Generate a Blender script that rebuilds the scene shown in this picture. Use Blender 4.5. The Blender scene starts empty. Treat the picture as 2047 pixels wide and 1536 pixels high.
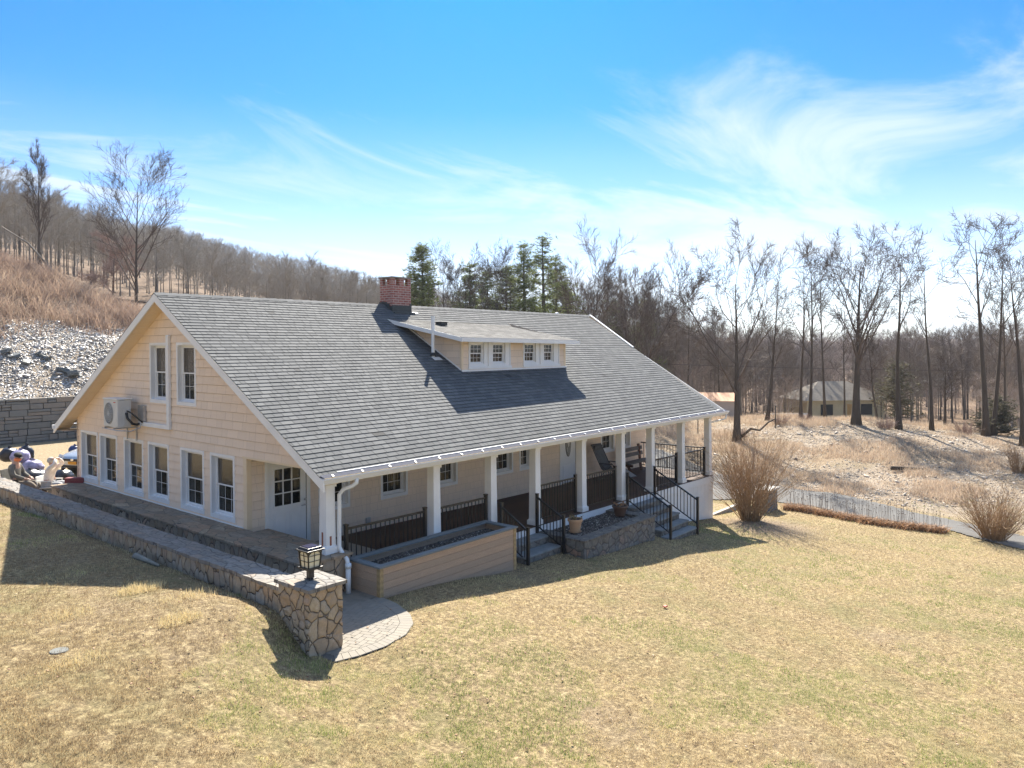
import bpy, math, random
import numpy as np
from mathutils import Vector
R=random.Random(7); NR=np.random.RandomState(11)
rad=math.radians
scene=bpy.context.scene; COL=scene.collection
# ---------------------------------------------------------------- camera frame (metres; x along the house, y across it)
F0=1479.3; CX0=1023.5
AY,PI_,RO=map(rad,(39.79,0.825,-0.252))
CAM=np.array([-8.81,-12.08,4.04])
FH=np.array([math.cos(AY),math.sin(AY),0]); R0=np.array([math.sin(AY),-math.cos(AY),0])
def P(X,D):
    """ground-plan point D metres ahead of the viewpoint, bearing X"""
    v=CAM+D*(FH+R0*(X-CX0)/F0); return float(v[0]),float(v[1])
def polar(x,y):
    dx=np.asarray(x)-CAM[0]; dy=np.asarray(y)-CAM[1]
    d=dx*FH[0]+dy*FH[1]; l=dx*R0[0]+dy*R0[1]
    return d,l
# ---------------------------------------------------------------- noise
def vnoise(x,y,seed=0):
    x=np.asarray(x,float); y=np.asarray(y,float)
    xi=np.floor(x).astype(np.int64); yi=np.floor(y).astype(np.int64); xf=x-xi; yf=y-yi
    def h(a,b):
        n=(a*374761393+b*668265263+seed*974711)&0x7fffffff; n=((n^(n>>13))*1274126177)&0x7fffffff
        return ((n^(n>>16))&0xffff)/65535.0
    u=xf*xf*(3-2*xf); v=yf*yf*(3-2*yf)
    return (h(xi,yi)*(1-u)+h(xi+1,yi)*u)*(1-v)+(h(xi,yi+1)*(1-u)+h(xi+1,yi+1)*u)*v
def fbm(x,y,s=1.,o=3,seed=0):
    r=0;a=1;t=0
    for i in range(o):
        r=r+a*vnoise(np.asarray(x)*s*2**i,np.asarray(y)*s*2**i,seed+i); t+=a; a*=.5
    return r/t
# ---------------------------------------------------------------- ground height
CTL=[(-3.3,-3,-.6),(-4,-4,-.62),(-6,-3.5,-.45),(-7,-6,-.75),(-2.2,-2.6,-.76),(-2,-5,-1.0),(-1.5,-2.8,-.76),(0,-2.8,-.775),(.9,-2.2,-.80),(-.8,-3.3,-.78),(.5,-1.5,-.78),
(1.9,-2.2,-.93),(2,-1.2,-.87),(4.3,-1.2,-1.15),(4.2,-2.3,-1.17),(5,-1,-1.28),(6.5,-1,-1.28),(6.9,-2.6,-1.5),(6,-1.9,-1.22),(9.9,-1.95,-1.52),(9.3,-2.7,-1.72),
(12,-2.9,-2.03),(11,-1.65,-1.78),(12.6,-1.75,-1.87),(14.8,-3,-2.33),(17.3,-.2,-2.36),(14,0,-2.05),(2,-6,-1.35),(6,-6,-1.75),(10,-6,-2.12),
(3,-11,-1.7),(8,-11,-2.25),(14,-9,-2.5),(17,-5,-2.55),(19,-3,-2.6),(20,2,-2.62),(20,-8,-2.75),(22,-12,-3),(24,0,-2.72),(-2,-10,-1.3),(-9,-14,-1.4),(0,-18,-1.8),(12,-18,-2.6),
(-1.2,0,-.77),(-1.2,5,-.77),(-1.2,10,-.68),(-.5,-1,-.77),(.3,-1.8,-.78),(3,6,-.9),(8,6,-1.2),(14,6,-1.9),(-1,13,-.55),(0,17,-.45),(3,22,-.38),(-1,27,-.33),(8,22,-.4),(16,20,-1.2),(-6,22,-.3)]
_c=np.array(CTL)
def _tps(r2): return np.where(r2>0,.5*r2*np.log(np.maximum(r2,1e-12)),0)
_n=len(_c); _K=_tps(((_c[:,None,:2]-_c[None,:,:2])**2).sum(-1))+np.eye(_n)*.8
_A=np.zeros((_n+3,_n+3)); _A[:_n,:_n]=_K; _A[:_n,_n]=1; _A[:_n,_n+1:]=_c[:,:2]; _A[_n:,:_n]=_A[:_n,_n:].T
_w=np.linalg.solve(_A,np.concatenate([_c[:,2],[0,0,0]]))
def zR(x,y):
    sh=x.shape; x=x.ravel(); y=y.ravel(); out=_w[_n]+_w[_n+1]*x+_w[_n+2]*y
    for i in range(_n): out=out+_w[i]*_tps((x-_c[i,0])**2+(y-_c[i,1])**2)
    return out.reshape(sh)
DS=[20,26,30,36,40,44,50,56,64,80,110,150,200,260,400,800,1600]
TB={-500:[0,0,-.1,-.3,-.35,0,4,8,12,15,20,29,42,56,60,60,40],
0:[0,-.2,-.3,-.35,-.35,0,3,6,10.6,12.5,17,24,36,49,52,52,40],
300:[-.3,-.3,-.3,-.3,-.3,-.3,1,3.5,7.2,8.6,12.2,19,28,37.5,40,40,30],
600:[-.7,-.5,-.3,-.3,-.3,-.3,0,1,3.4,5,7.5,12,19,27.5,30,30,25],
820:[-.8,-.7,-.6,-.5,-.5,-.4,-.3,0,1,2,4,7,12.5,19,21,20,20],
1000:[-1,-.8,-.7,-.6,-.5,-.5,-.4,-.3,-.2,0,0,1,4,10,12,15,15],
1200:[-1.5,-1.6,-1.8,-2,-2,-1.8,-1.5,-1.2,-1.5,-2.5,-3.5,-4,-3,0,2,12,12],
1450:[-2.2,-2.6,-2.72,-2.82,-2.82,-2.3,-1.75,-1.38,-2.0,-4.0,-4.8,-5.4,-6,-5,0,10,10],
1600:[-2.2,-2.62,-2.75,-2.82,-2.5,-1.9,-1.15,-1.25,-2.4,-4.3,-5,-5.6,-6.3,-6,-3,8,9],
1700:[-2.2,-2.65,-2.8,-2.55,-1.95,-1.35,-.92,-1.5,-2.8,-4.4,-5,-5.6,-6.5,-6,-4,7,8],
1880:[-2.3,-2.75,-2.85,-2.3,-1.75,-1.3,-1.35,-2.1,-3.1,-4.5,-5.1,-5.7,-6.6,-6.4,-4.5,5,7],
2047:[-2.35,-2.93,-2.85,-2.2,-1.8,-1.55,-1.9,-2.6,-3.4,-4.6,-5.2,-5.8,-6.7,-7,-5,4,6],
2600:[-2.6,-3.0,-2.8,-2.2,-1.8,-1.6,-1.9,-2.6,-3.4,-4.6,-5.2,-5.8,-6.7,-7,-5,2,5]}
_TX=np.array(sorted(TB)); _TZ=np.array([TB[k] for k in _TX]); _LD=np.log(DS)
def sst(a,b,x): t=np.clip((x-a)/(b-a),0,1); return t*t*(3-2*t)
def gz(x,y):
    x=np.atleast_1d(np.asarray(x,float)); y=np.atleast_1d(np.asarray(y,float))
    near=zR(np.clip(x,-16,27),np.clip(y,-20,30))
    q=-2.2-x; qq=np.maximum(q,0)
    zl=.02-.2*np.exp(-qq/.45)-.015*np.maximum(y-8,0)*np.exp(-qq/2)
    w=1/(1+np.exp(-np.clip((-2.0-x)/.04,-40,40)))/(1+np.exp(-np.clip((y+2.0+.55*qq)/(.16+.4*qq),-40,40)))
    near=near*(1-w)+zl*w
    d,l=polar(x,y); d_=np.maximum(d,1e-3); X=np.where(d>1,CX0+F0*l/d_,np.where(l<0,-500,2600)); X=np.clip(X,-500,2600)
    rr=np.sqrt(d*d+l*l*.25); 
    ld=np.clip(np.log(np.maximum(rr if False else np.where(d>1,d,rr),1e-3)),_LD[0],_LD[-1])
    i=np.clip(np.searchsorted(_TX,X,side='right')-1,0,len(_TX)-2); fx=(X-_TX[i])/(_TX[i+1]-_TX[i]); fx=fx*fx*(3-2*fx)
    j=np.clip(np.searchsorted(_LD,ld,side='right')-1,0,len(_LD)-2); fd=(ld-_LD[j])/(_LD[j+1]-_LD[j]); fd=fd*.55+.45*fd*fd*(3-2*fd)
    far=(_TZ[i,j]*(1-fx)+_TZ[i+1,j]*fx)*(1-fd)+(_TZ[i,j+1]*(1-fx)+_TZ[i+1,j+1]*fx)*fd
    amp=sst(30,60,d)*.5+sst(100,260,d)*3+sst(500,1500,d)*14
    far=far+amp*(fbm(x,y,.06,3,5)-.5)*.6+ (fbm(x,y,.008,2,9)-.5)*amp*1.2
    # behind the house the yard is level up to the retaining wall
    m=sst(25,32,np.maximum(d,np.hypot(d,l)*.9)); inyard=sst(27.5,26.3,y)*sst(30,24,x)*sst(2,6,y)
    m=m*(1-inyard)
    z=near*(1-m)+far*m
    return z+(fbm(x,y,1.1,3,3)-.5)*.05*sst(.3,1.2,np.abs(x+2.1))
def g1(x,y): return float(gz(x,y)[0])
# ---------------------------------------------------------------- mesh helpers
def tag(o,label=None,cat=None,group=None,kind=None):
    if label: o['label']=label
    if cat: o['category']=cat
    if group: o['group']=group
    if kind: o['kind']=kind
    return o
def empty(name,loc,rz=0,parent=None):
    o=bpy.data.objects.new(name,None); COL.objects.link(o); o.location=loc; o.rotation_euler=(0,0,rz); o.empty_display_size=.2
    if parent: o.parent=parent
    return o
def link(name,me,m=None,parent=None):
    o=bpy.data.objects.new(name,me); COL.objects.link(o)
    if m: me.materials.append(m)
    if parent is not None: o.parent=parent; o.matrix_parent_inverse=parent_inv(parent)
    return o
def parent_inv(p):
    from mathutils import Matrix, Euler
    M=Matrix.Identity(4); q=p; chain=[]
    while q is not None: chain.append(q); q=q.parent
    for q in reversed(chain):
        L=Matrix.Translation(q.location)@q.rotation_euler.to_matrix().to_4x4()
        M=M@(q.matrix_parent_inverse@L if q.parent else L)
    return M.inverted()
def nmesh(name,V,faces,m=None,parent=None,tone=None,smooth=False,col=None):
    """numpy mesh: faces is a list of int arrays (n,3) / (n,4)"""
    me=bpy.data.meshes.new(name); V=np.asarray(V,np.float32)
    fs=[np.asarray(f,np.int32) for f in faces if len(f)]
    me.vertices.add(len(V)); me.vertices.foreach_set('co',V.ravel())
    nl=sum(f.size for f in fs); nf=sum(len(f) for f in fs)
    me.loops.add(nl); me.loops.foreach_set('vertex_index',np.concatenate([f.ravel() for f in fs]))
    tot=np.concatenate([np.full(len(f),f.shape[1],np.int32) for f in fs]); st=np.concatenate([[0],np.cumsum(tot)[:-1]]).astype(np.int32)
    me.polygons.add(nf); me.polygons.foreach_set('loop_start',st)
    try: me.polygons.foreach_set('loop_total',tot)
    except Exception: pass
    if smooth: me.polygons.foreach_set('use_smooth',np.ones(nf,bool))
    me.update(calc_edges=True)
    if tone is not None:
        a=me.attributes.new('tone','FLOAT','FACE'); a.data.foreach_set('value',np.asarray(tone,np.float32))
    if col is not None:
        for k,arr in col.items():
            a=me.attributes.new(k,'FLOAT','POINT'); a.data.foreach_set('value',np.asarray(arr,np.float32))
    return link(name,me,m,parent)
class MB:
    def __init__(s): s.v=[]; s.f=[]; s.t=[]
    def add(s,vs,fs,t=0.5):
        n=len(s.v); s.v+= [tuple(map(float,v)) for v in vs]; s.f+=[tuple(n+i for i in f) for f in fs]; s.t+=[t]*len(fs); return s
    def box(s,x0,x1,y0,y1,z0,z1,t=.5):
        v=[(x,y,z) for z in (z0,z1) for y in (y0,y1) for x in (x0,x1)]
        return s.add(v,[(0,2,3,1),(4,5,7,6),(0,1,5,4),(2,6,7,3),(0,4,6,2),(1,3,7,5)],t)
    def hexa(s,lo,hi,t=.5):  # lo, hi: four corners each, same order
        return s.add(list(lo)+list(hi),[(3,2,1,0),(4,5,6,7),(0,1,5,4),(1,2,6,5),(2,3,7,6),(3,0,4,7)],t)
    def bar(s,a,b,w,h,up=(0,0,1),t=.5):
        a=Vector(a);b=Vector(b);d=(b-a).normalized();u=Vector(up)
        if abs(d.dot(u))>.98: u=Vector((1,0,0))
        r=d.cross(u).normalized();u=r.cross(d).normalized()
        q=[(-w/2,-h/2),(w/2,-h/2),(w/2,h/2),(-w/2,h/2)]
        return s.hexa([a+r*i+u*j for i,j in q],[b+r*i+u*j for i,j in q],t)
    def tube(s,pts,rs,n=8,cap=True,t=.5):
        pts=[Vector(p) for p in pts]
        if not isinstance(rs,(list,tuple)): rs=[rs]*len(pts)
        base=len(s.v); 
        d0=(pts[1]-pts[0]).normalized(); u=Vector((0,0,1)) if abs(d0.z)<.9 else Vector((1,0,0)); r=d0.cross(u).normalized()
        for i,p in enumerate(pts):
            d=(pts[min(i+1,len(pts)-1)]-pts[max(i-1,0)]).normalized(); r=(r-d*r.dot(d)).normalized(); q=d.cross(r)
            for k in range(n):
                a=2*math.pi*k/n; s.v.append(tuple(p+(r*math.cos(a)+q*math.sin(a))*rs[i]))
        for i in range(len(pts)-1):
            for k in range(n): s.f.append((base+i*n+k,base+i*n+(k+1)%n,base+(i+1)*n+(k+1)%n,base+(i+1)*n+k)); s.t.append(t)
        if cap:
            s.f.append(tuple(base+k for k in range(n))[::-1]); s.f.append(tuple(base+(len(pts)-1)*n+k for k in range(n))); s.t+=[t,t]
        return s
    def lathe(s,prof,c=(0,0,0),n=24,t=.5):
        base=len(s.v); c=Vector(c)
        for r,z in prof:
            for k in range(n): a=2*math.pi*k/n; s.v.append((c.x+r*math.cos(a),c.y+r*math.sin(a),c.z+z))
        for i in range(len(prof)-1):
            for k in range(n): s.f.append((base+i*n+k,base+i*n+(k+1)%n,base+(i+1)*n+(k+1)%n,base+(i+1)*n+k)); s.t.append(t)
        s.f.append(tuple(base+k for k in range(n))[::-1]); s.f.append(tuple(base+(len(prof)-1)*n+k for k in range(n))); s.t+=[t,t]
        return s
    def sph(s,c,rx,ry=None,rz=None,n=12,m=8,t=.5):
        ry=ry or rx; rz=rz or rx; pr=[]
        base=len(s.v)
        for i in range(m+1):
            a=math.pi*i/m
            for k in range(n):
                b=2*math.pi*k/n; s.v.append((c[0]+rx*math.sin(a)*math.cos(b)+1e-6*k,c[1]+ry*math.sin(a)*math.sin(b),c[2]-rz*math.cos(a)))
        for i in range(m):
            for k in range(n): s.f.append((base+i*n+k,base+i*n+(k+1)%n,base+(i+1)*n+(k+1)%n,base+(i+1)*n+k)); s.t.append(t)
        return s
    def build(s,name,m=None,parent=None,bevel=0,smooth=False,tone=False):
        me=bpy.data.meshes.new(name); me.from_pydata(s.v,[],s.f); me.update()
        if tone: a=me.attributes.new('tone','FLOAT','FACE'); a.data.foreach_set('value',s.t)
        if smooth: me.polygons.foreach_set('use_smooth',[True]*len(me.polygons))
        o=link(name,me,m,parent)
        if bevel:
            b=o.modifiers.new('Bevel','BEVEL'); b.width=bevel; b.segments=2; b.limit_method='ANGLE'
        return o
def copy_tree(o,parent=None):
    c=o.copy(); COL.objects.link(c)
    if parent is not None: c.parent=parent
    for ch in list(o.children): copy_tree(ch,c)
    return c
# polygon clipping in 2-D
def clip(poly,a,b,c):
    """keep a*x+b*y<=c"""
    out=[];n=len(poly)
    for i in range(n):
        p=poly[i];q=poly[(i+1)%n];dp=a*p[0]+b*p[1]-c;dq=a*q[0]+b*q[1]-c
        if dp<=1e-9: out.append(p)
        if (dp<0<dq) or (dq<0<dp):
            t=dp/(dp-dq); out.append((p[0]+(q[0]-p[0])*t,p[1]+(q[1]-p[1])*t))
    return out
def convex_halfplanes(poly):
    hp=[];n=len(poly)
    ar=sum(poly[i][0]*poly[(i+1)%n][1]-poly[(i+1)%n][0]*poly[i][1] for i in range(n))
    if ar<0: poly=poly[::-1]
    for i in range(n):
        (x0,y0),(x1,y1)=poly[i],poly[(i+1)%n]; a,b=(y1-y0),-(x1-x0); hp.append((a,b,a*x0+b*y0))
    return hp
def minus(rects,h):
    out=[]
    for (a,b,c,d) in rects:
        if h[1]<=a or h[0]>=b or h[3]<=c or h[2]>=d: out.append((a,b,c,d)); continue
        if h[2]>c: out.append((a,b,c,h[2]))
        if h[3]<d: out.append((a,b,h[3],d))
        c2,d2=max(c,h[2]),min(d,h[3])
        if h[0]>a: out.append((a,h[0],c2,d2))
        if h[1]<b: out.append((h[1],b,c2,d2))
    return out
def courses(name,frame,region,exposure,wr,gap,lift,m,parent,holes=(),v0=None,backing=True,rng=None,slab=.006,same=0,hgap=0.):
    """overlapping courses of shingles on the plane frame=(O,eh,ev,en); region is a convex polygon in (h,v)"""
    rng=rng or R; O,eh,ev,en=[np.array(q,float) for q in frame]
    hp=convex_halfplanes(region); hs=[p[0] for p in region]; vs=[p[1] for p in region]
    h0,h1=min(hs),max(hs); lo=min(vs) if v0 is None else v0; hi=max(vs)
    mb=MB(); W=lambda h,v,d: tuple(O+eh*h+ev*v+en*d)
    v=lo; k=0
    while v<hi-1e-4:
        vt=min(v+exposure,hi); h=h0-rng.random()*wr[1]; tone_c=rng.random()
        while h<h1:
            w=rng.uniform(*wr); a,b=h,h+w-gap; h+=w; tn=rng.random()*(1-same)+tone_c*same; dl=lift*(1+.15*rng.random())
            for r in (lambda rs:[x for x in rs])(_holes([(a,b,v,vt-hgap)],holes)):
                p=[(r[0],r[2]),(r[1],r[2]),(r[1],r[3]),(r[0],r[3])]
                for q in hp:
                    p=clip(p,*q)
                    if len(p)<3: break
                if len(p)<3: continue
                D=lambda vv: slab*.3+dl*(vt-vv)/exposure
                mb.add([W(x,y,D(y)) for x,y in p],[tuple(range(len(p)))],tn)
                bt=[x for x,y in p if abs(y-v)<1e-6]
                if len(bt)>1:
                    x0,x1=min(bt),max(bt); mb.add([W(x0,v,D(v)),W(x1,v,D(v)),W(x1,v,-.002),W(x0,v,-.002)],[(3,2,1,0)],0)  # butt face takes the darkest tone: course shadow line painted in
        v+=exposure; k+=1
    o=mb.build(name,m,parent,tone=True)
    return o
def _holes(rs,holes):
    for h in holes: rs=minus(rs,h)
    return rs
def sheet(frame,region,holes,z=-.004):
    """flat backing polygon with rectangular holes -> MB"""
    O,eh,ev,en=[np.array(q,float) for q in frame]; mb=MB(); hp=convex_halfplanes(region)
    hs=[p[0] for p in region]; vs=[p[1] for p in region]
    for r in _holes([(min(hs),max(hs),min(vs),max(vs))],holes):
        p=[(r[0],r[2]),(r[1],r[2]),(r[1],r[3]),(r[0],r[3])]
        for q in hp:
            p=clip(p,*q)
            if len(p)<3: break
        if len(p)>=3: mb.add([tuple(O+eh*x+ev*y+en*z) for x,y in p],[tuple(range(len(p)))])
    return mb
# ---------------------------------------------------------------- materials
class NT:
    def __init__(s,name):
        s.m=bpy.data.materials.new(name); s.m.use_nodes=True; s.t=s.m.node_tree; s.n=s.t.nodes; s.l=s.t.links
        s.b=s.n['Principled BSDF']; s.out=s.n['Material Output']
    def add(s,typ,**kw):
        nd=s.n.new(typ)
        for k,v in kw.items():
            if k.startswith('_'): continue
            if k in nd.inputs.keys() if isinstance(k,str) else False: nd.inputs[k].default_value=v
            else: setattr(nd,k,v)
        return nd
    def set(s,nd,k,v):
        if isinstance(v,tuple) and len(v)==2 and hasattr(v[0],'outputs'): s.l.new(v[0].outputs[v[1]],nd.inputs[k])
        elif hasattr(v,'is_output') : s.l.new(v,nd.inputs[k])
        else: nd.inputs[k].default_value=v
    def coord(s,sc=(1,1,1),kind='Object',rot=(0,0,0)):
        tc=s.n.new('ShaderNodeTexCoord'); mp=s.n.new('ShaderNodeMapping'); mp.inputs['Scale'].default_value=sc; mp.inputs['Rotation'].default_value=rot
        s.l.new(tc.outputs[kind],mp.inputs[0]); return mp.outputs[0]
    def noise(s,vec,scale,detail=4,rough=.55,dist=0):
        nd=s.n.new('ShaderNodeTexNoise'); s.l.new(vec,nd.inputs['Vector']); nd.inputs['Scale'].default_value=scale; nd.inputs['Detail'].default_value=detail; nd.inputs['Roughness'].default_value=rough; nd.inputs['Distortion'].default_value=dist
        return nd.outputs['Fac']
    def voro(s,vec,scale,feature='F1',rnd=1.,out=0):
        nd=s.n.new('ShaderNodeTexVoronoi'); nd.feature=feature; s.l.new(vec,nd.inputs['Vector']); nd.inputs['Scale'].default_value=scale; nd.inputs['Randomness'].default_value=rnd
        return nd
    def ramp(s,fac,stops,interp='LINEAR'):
        nd=s.n.new('ShaderNodeValToRGB'); s.l.new(fac,nd.inputs[0]); cr=nd.color_ramp; cr.interpolation=interp
        while len(cr.elements)<len(stops): cr.elements.new(.5)
        for e,(p,c) in zip(cr.elements,stops):
            e.position=p; e.color=(c,c,c,1) if not hasattr(c,'__len__') else (c[0],c[1],c[2],1)
        return nd.outputs[0]
    def mix(s,fac,a,b,mode='MIX'):
        nd=s.n.new('ShaderNodeMix'); nd.data_type='RGBA'; nd.blend_type=mode; nd.clamp_factor=True
        for i,v in ((0,fac),(6,a),(7,b)):
            if hasattr(v,'is_output'): s.l.new(v,nd.inputs[i])
            else: nd.inputs[i].default_value=v if i==0 else (v[0],v[1],v[2],1)
        return nd.outputs[2]
    def math(s,op,a,b=0.,c=False):
        nd=s.n.new('ShaderNodeMath'); nd.operation=op; nd.use_clamp=c
        for i,v in ((0,a),(1,b)):
            if hasattr(v,'is_output'): s.l.new(v,nd.inputs[i])
            else: nd.inputs[i].default_value=v
        return nd.outputs[0]
    def attr(s,name):
        nd=s.n.new('ShaderNodeAttribute'); nd.attribute_name=name; return nd.outputs['Fac']
    def bump(s,h,strength=.5,dist=.02,chain=None):
        nd=s.n.new('ShaderNodeBump'); s.l.new(h,nd.inputs['Height']); nd.inputs['Strength'].default_value=strength; nd.inputs['Distance'].default_value=dist
        if chain is not None: s.l.new(chain,nd.inputs['Normal'])
        s.l.new(nd.outputs[0],s.b.inputs['Normal']); return nd.outputs[0]
    def base(s,c,rough=.7,metal=0,spec=.5):
        if hasattr(c,'is_output'): s.l.new(c,s.b.inputs['Base Color'])
        else: s.b.inputs['Base Color'].default_value=(c[0],c[1],c[2],1)
        if hasattr(rough,'is_output'): s.l.new(rough,s.b.inputs['Roughness'])
        else: s.b.inputs['Roughness'].default_value=rough
        s.b.inputs['Metallic'].default_value=metal; s.b.inputs['Specular IOR Level'].default_value=spec
        return s.m
def mul(c,k): return tuple(min(1,x*k) for x in c)
def M_plain(name,c,rough=.6,var=.12,sc=6,metal=0,bump=0,spec=.5,stretch=(1,1,1)):
    n=NT(name); v=n.coord(stretch); f=n.noise(v,sc,5,.6)
    n.base(n.mix(n.ramp(f,[(.3,0),(.7,1)]),mul(c,1-var),mul(c,1+var)),rough,metal,spec)
    if bump: n.bump(n.noise(v,sc*6,4,.7),bump,.01)
    return n.m
WHITE=M_plain('white_paint',(.78,.78,.76),.45,.05,2)
WHITE2=M_plain('white_vinyl',(.76,.77,.77),.35,.04,3)
BLACKM=M_plain('black_metal',(.012,.012,.013),.35,.2,20)
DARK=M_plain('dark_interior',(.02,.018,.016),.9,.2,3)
def M_siding(name,c):
    n=NT(name); v=n.coord(); t=n.attr('tone'); f=n.noise(v,1.2,3,.5); g=n.noise(n.coord((40,40,3)),3,3,.6)
    a=n.ramp(t,[(0,mul(c,.62)),(.002,mul(c,.95)),(1,mul(c,1.04))]); a=n.mix(n.math('MULTIPLY',f,.22),a,mul(c,.86))  # lowest tone paints the shadow lines at course butts and gaps
    n.base(a,.65,0,.3); n.bump(g,.18,.006); return n.m
SIDING=M_siding('shingle_siding',(.83,.67,.515))
SOFFIT=M_plain('soffit_vinyl',(.78,.62,.42),.6,.04,2)
def M_roof():
    n=NT('asphalt_shingles'); v=n.coord(); t=n.attr('tone'); g=n.noise(v,90,3,.7); big=n.noise(v,.35,4,.6); mid=n.noise(v,2.2,4,.65)
    a=n.ramp(t,[(0,(.014,.014,.015)),(.002,(.076,.083,.088)),(.5,(.110,.117,.121)),(1,(.158,.163,.163))])
    a=n.mix(n.math('MULTIPLY',n.ramp(big,[(.35,0),(.75,1)]),.35),a,(.052,.057,.060)); 
    # lichen and dirt drift towards the eave
    sx=n.n.new('ShaderNodeSeparateXYZ'); n.l.new(v,sx.inputs[0]); lo=n.math('SUBTRACT',2.05,sx.outputs[2],True)
    lo=n.math('MULTIPLY',lo,n.ramp(mid,[(.4,.15),(.65,1.3)]),True)
    a=n.mix(n.math('MULTIPLY',lo,.6),a,(.05,.05,.038)); a=n.mix(n.math('MULTIPLY',g,.5),a,mul((.12,.12,.12),.7),'MULTIPLY') if False else n.mix(.35,a,n.ramp(g,[(.3,.05),(.7,.24)]))
    n.base(a,.85,0,.12); n.bump(g,.35,.004); return n.m
ROOF=M_roof()
def M_stone(name,cols,scale,vec=(1,1,1),mortar=(.15,.13,.11),mw=.03,rnd=.9,bumpd=.05,rot=(0,0,0)):
    n=NT(name); v0=n.coord(vec,rot=rot); 
    w=n.n.new('ShaderNodeTexNoise'); n.l.new(v0,w.inputs['Vector']); w.inputs['Scale'].default_value=scale*.9; w.inputs['Detail'].default_value=2
    va=n.n.new('ShaderNodeVectorMath'); va.operation='MULTIPLY_ADD'; n.l.new(w.outputs['Color'],va.inputs[0]); va.inputs[1].default_value=(.42/scale,)*3; n.l.new(v0,va.inputs[2]); v=va.outputs[0]
    cel=n.voro(v,scale,'F1',rnd); ed=n.voro(v,scale,'DISTANCE_TO_EDGE',rnd)
    sp=n.n.new('ShaderNodeSeparateColor'); n.l.new(cel.outputs['Color'],sp.inputs[0])
    st=[(i/(len(cols)-1),c) for i,c in enumerate(cols)]
    a=n.ramp(sp.outputs[0],st); a=n.mix(n.math('MULTIPLY',sp.outputs[1],.55),a,mul(cols[0],.7)); 
    f=n.noise(v,scale*3,6,.7); a=n.mix(n.ramp(f,[(.3,.0),(.7,.75)]),a,mul(cols[len(cols)//2],.42))
    f3_=n.noise(v,scale*9,4,.7); a=n.mix(n.ramp(f3_,[(.4,0),(.7,.35)]),a,mul(cols[0],.55))
    f2=n.noise(v,scale*1.3,4,.6); a=n.mix(n.ramp(f2,[(.55,.0),(.72,.4)]),a,(.42,.36,.28))
    dj=n.math('ADD',ed.outputs['Distance'],n.math('MULTIPLY',n.math('SUBTRACT',n.noise(v0,scale*4.5,3,.6),.5),.07))
    e=n.ramp(dj,[(mw*.3,0),(mw*1.1,1)])
    a=n.mix(e,mortar,a); n.base(a,.85,0,.25)
    h=n.math('ADD',n.ramp(dj,[(0,0),(mw*1.6,.75),(mw*6,1)]),n.math('MULTIPLY',f,.35)); h=n.math('ADD',h,n.math('MULTIPLY',sp.outputs[2],.25))
    n.bump(h,.9,bumpd); return n.m
TAN=[(.46,.34,.23),(.60,.43,.28),(.52,.44,.34),(.70,.57,.41),(.44,.41,.36),(.58,.39,.27)]
STONE_P=M_stone('pillar_fieldstone',TAN,5.2,(1,1,.85),mw=.03,bumpd=.05,mortar=(.16,.13,.10))
STONE_W=M_stone('wall_fieldstone',TAN,4.6,(1,1.25,.55),mw=.03,bumpd=.05,mortar=(.15,.12,.09))
STONE_T=M_stone('terrace_fieldstone',[mul(c,1.0) for c in TAN],3.6,(1,1.2,.6),mw=.03,bumpd=.04,mortar=(.12,.10,.08))
CAPM=M_stone('capstone_flags',[(.34,.30,.25),(.28,.27,.25),(.40,.30,.22),(.30,.29,.28),(.36,.33,.29),(.25,.24,.23)],3.3,(1.6,.9,.05),mortar=(.12,.11,.10),mw=.03,bumpd=.02)
FLAG=M_stone('terrace_flags',[(.36,.27,.18),(.46,.36,.25),(.52,.34,.22),(.32,.28,.23),(.42,.37,.29),(.56,.45,.31)],2.3,(1.6,1.0,.05),mortar=(.09,.08,.065),mw=.016,bumpd=.015)
GREYST=M_stone('grey_fieldstone',[(.20,.20,.19),(.28,.27,.25),(.36,.29,.23),(.22,.225,.225),(.40,.36,.30),(.45,.28,.20)],4.0,(1,1,1),mortar=(.10,.095,.085),mw=.03,bumpd=.05)
GCAP=M_stone('grey_capstone',[(.16,.16,.15),(.22,.21,.19),(.26,.23,.19),(.18,.18,.18)],4.2,(1,1.3,.05),mortar=(.07,.065,.06),mw=.03,bumpd=.015)
def M_block():
    n=NT('retaining_block'); t=n.attr('tone'); v=n.coord(); f=n.noise(v,3,6,.7)
    a=n.ramp(t,[(0,(.04,.04,.04)),(.02,(.18,.185,.17)),(.4,(.235,.225,.205)),(.7,(.29,.245,.195)),(1,(.205,.21,.20))]); a=n.mix(n.ramp(f,[(.35,0),(.7,.5)]),a,(.16,.165,.155))
    n.base(a,.9,0,.2); n.bump(f,.7,.05); return n.m
BLOCK=M_block()
def M_wood(name,c,stretch,sc=3,var=.35,rough=.75):
    n=NT(name); v=n.coord(stretch); f=n.noise(v,sc,6,.65,1.5); w=n.n.new('ShaderNodeTexWave'); n.l.new(v,w.inputs['Vector']); w.inputs['Scale'].default_value=sc*1.5; w.inputs['Distortion'].default_value=6; w.inputs['Detail'].default_value=3; w.bands_direction='Z'
    g=n.math('ADD',n.math('MULTIPLY',f,.5),n.math('MULTIPLY',w.outputs['Fac'],.5)); t=n.attr('tone')
    a=n.mix(g,mul(c,1-var),mul(c,1+var)); a=n.mix(n.math('MULTIPLY',t,.55),a,mul((c[0]*.8,c[1]*.95,c[2]*1.1),.75))
    n.base(a,rough,0,.3); n.bump(g,.25,.006); return n.m
PLWOOD=M_wood('weathered_boards',(.47,.33,.225),(1.2,1,12),sc=3.4,var=.62); POSTW=M_wood('treated_post',(.42,.29,.14),(6,6,.6)); CAPW=M_wood('grey_cap_board',(.20,.21,.205),(.5,6,6))
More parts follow.
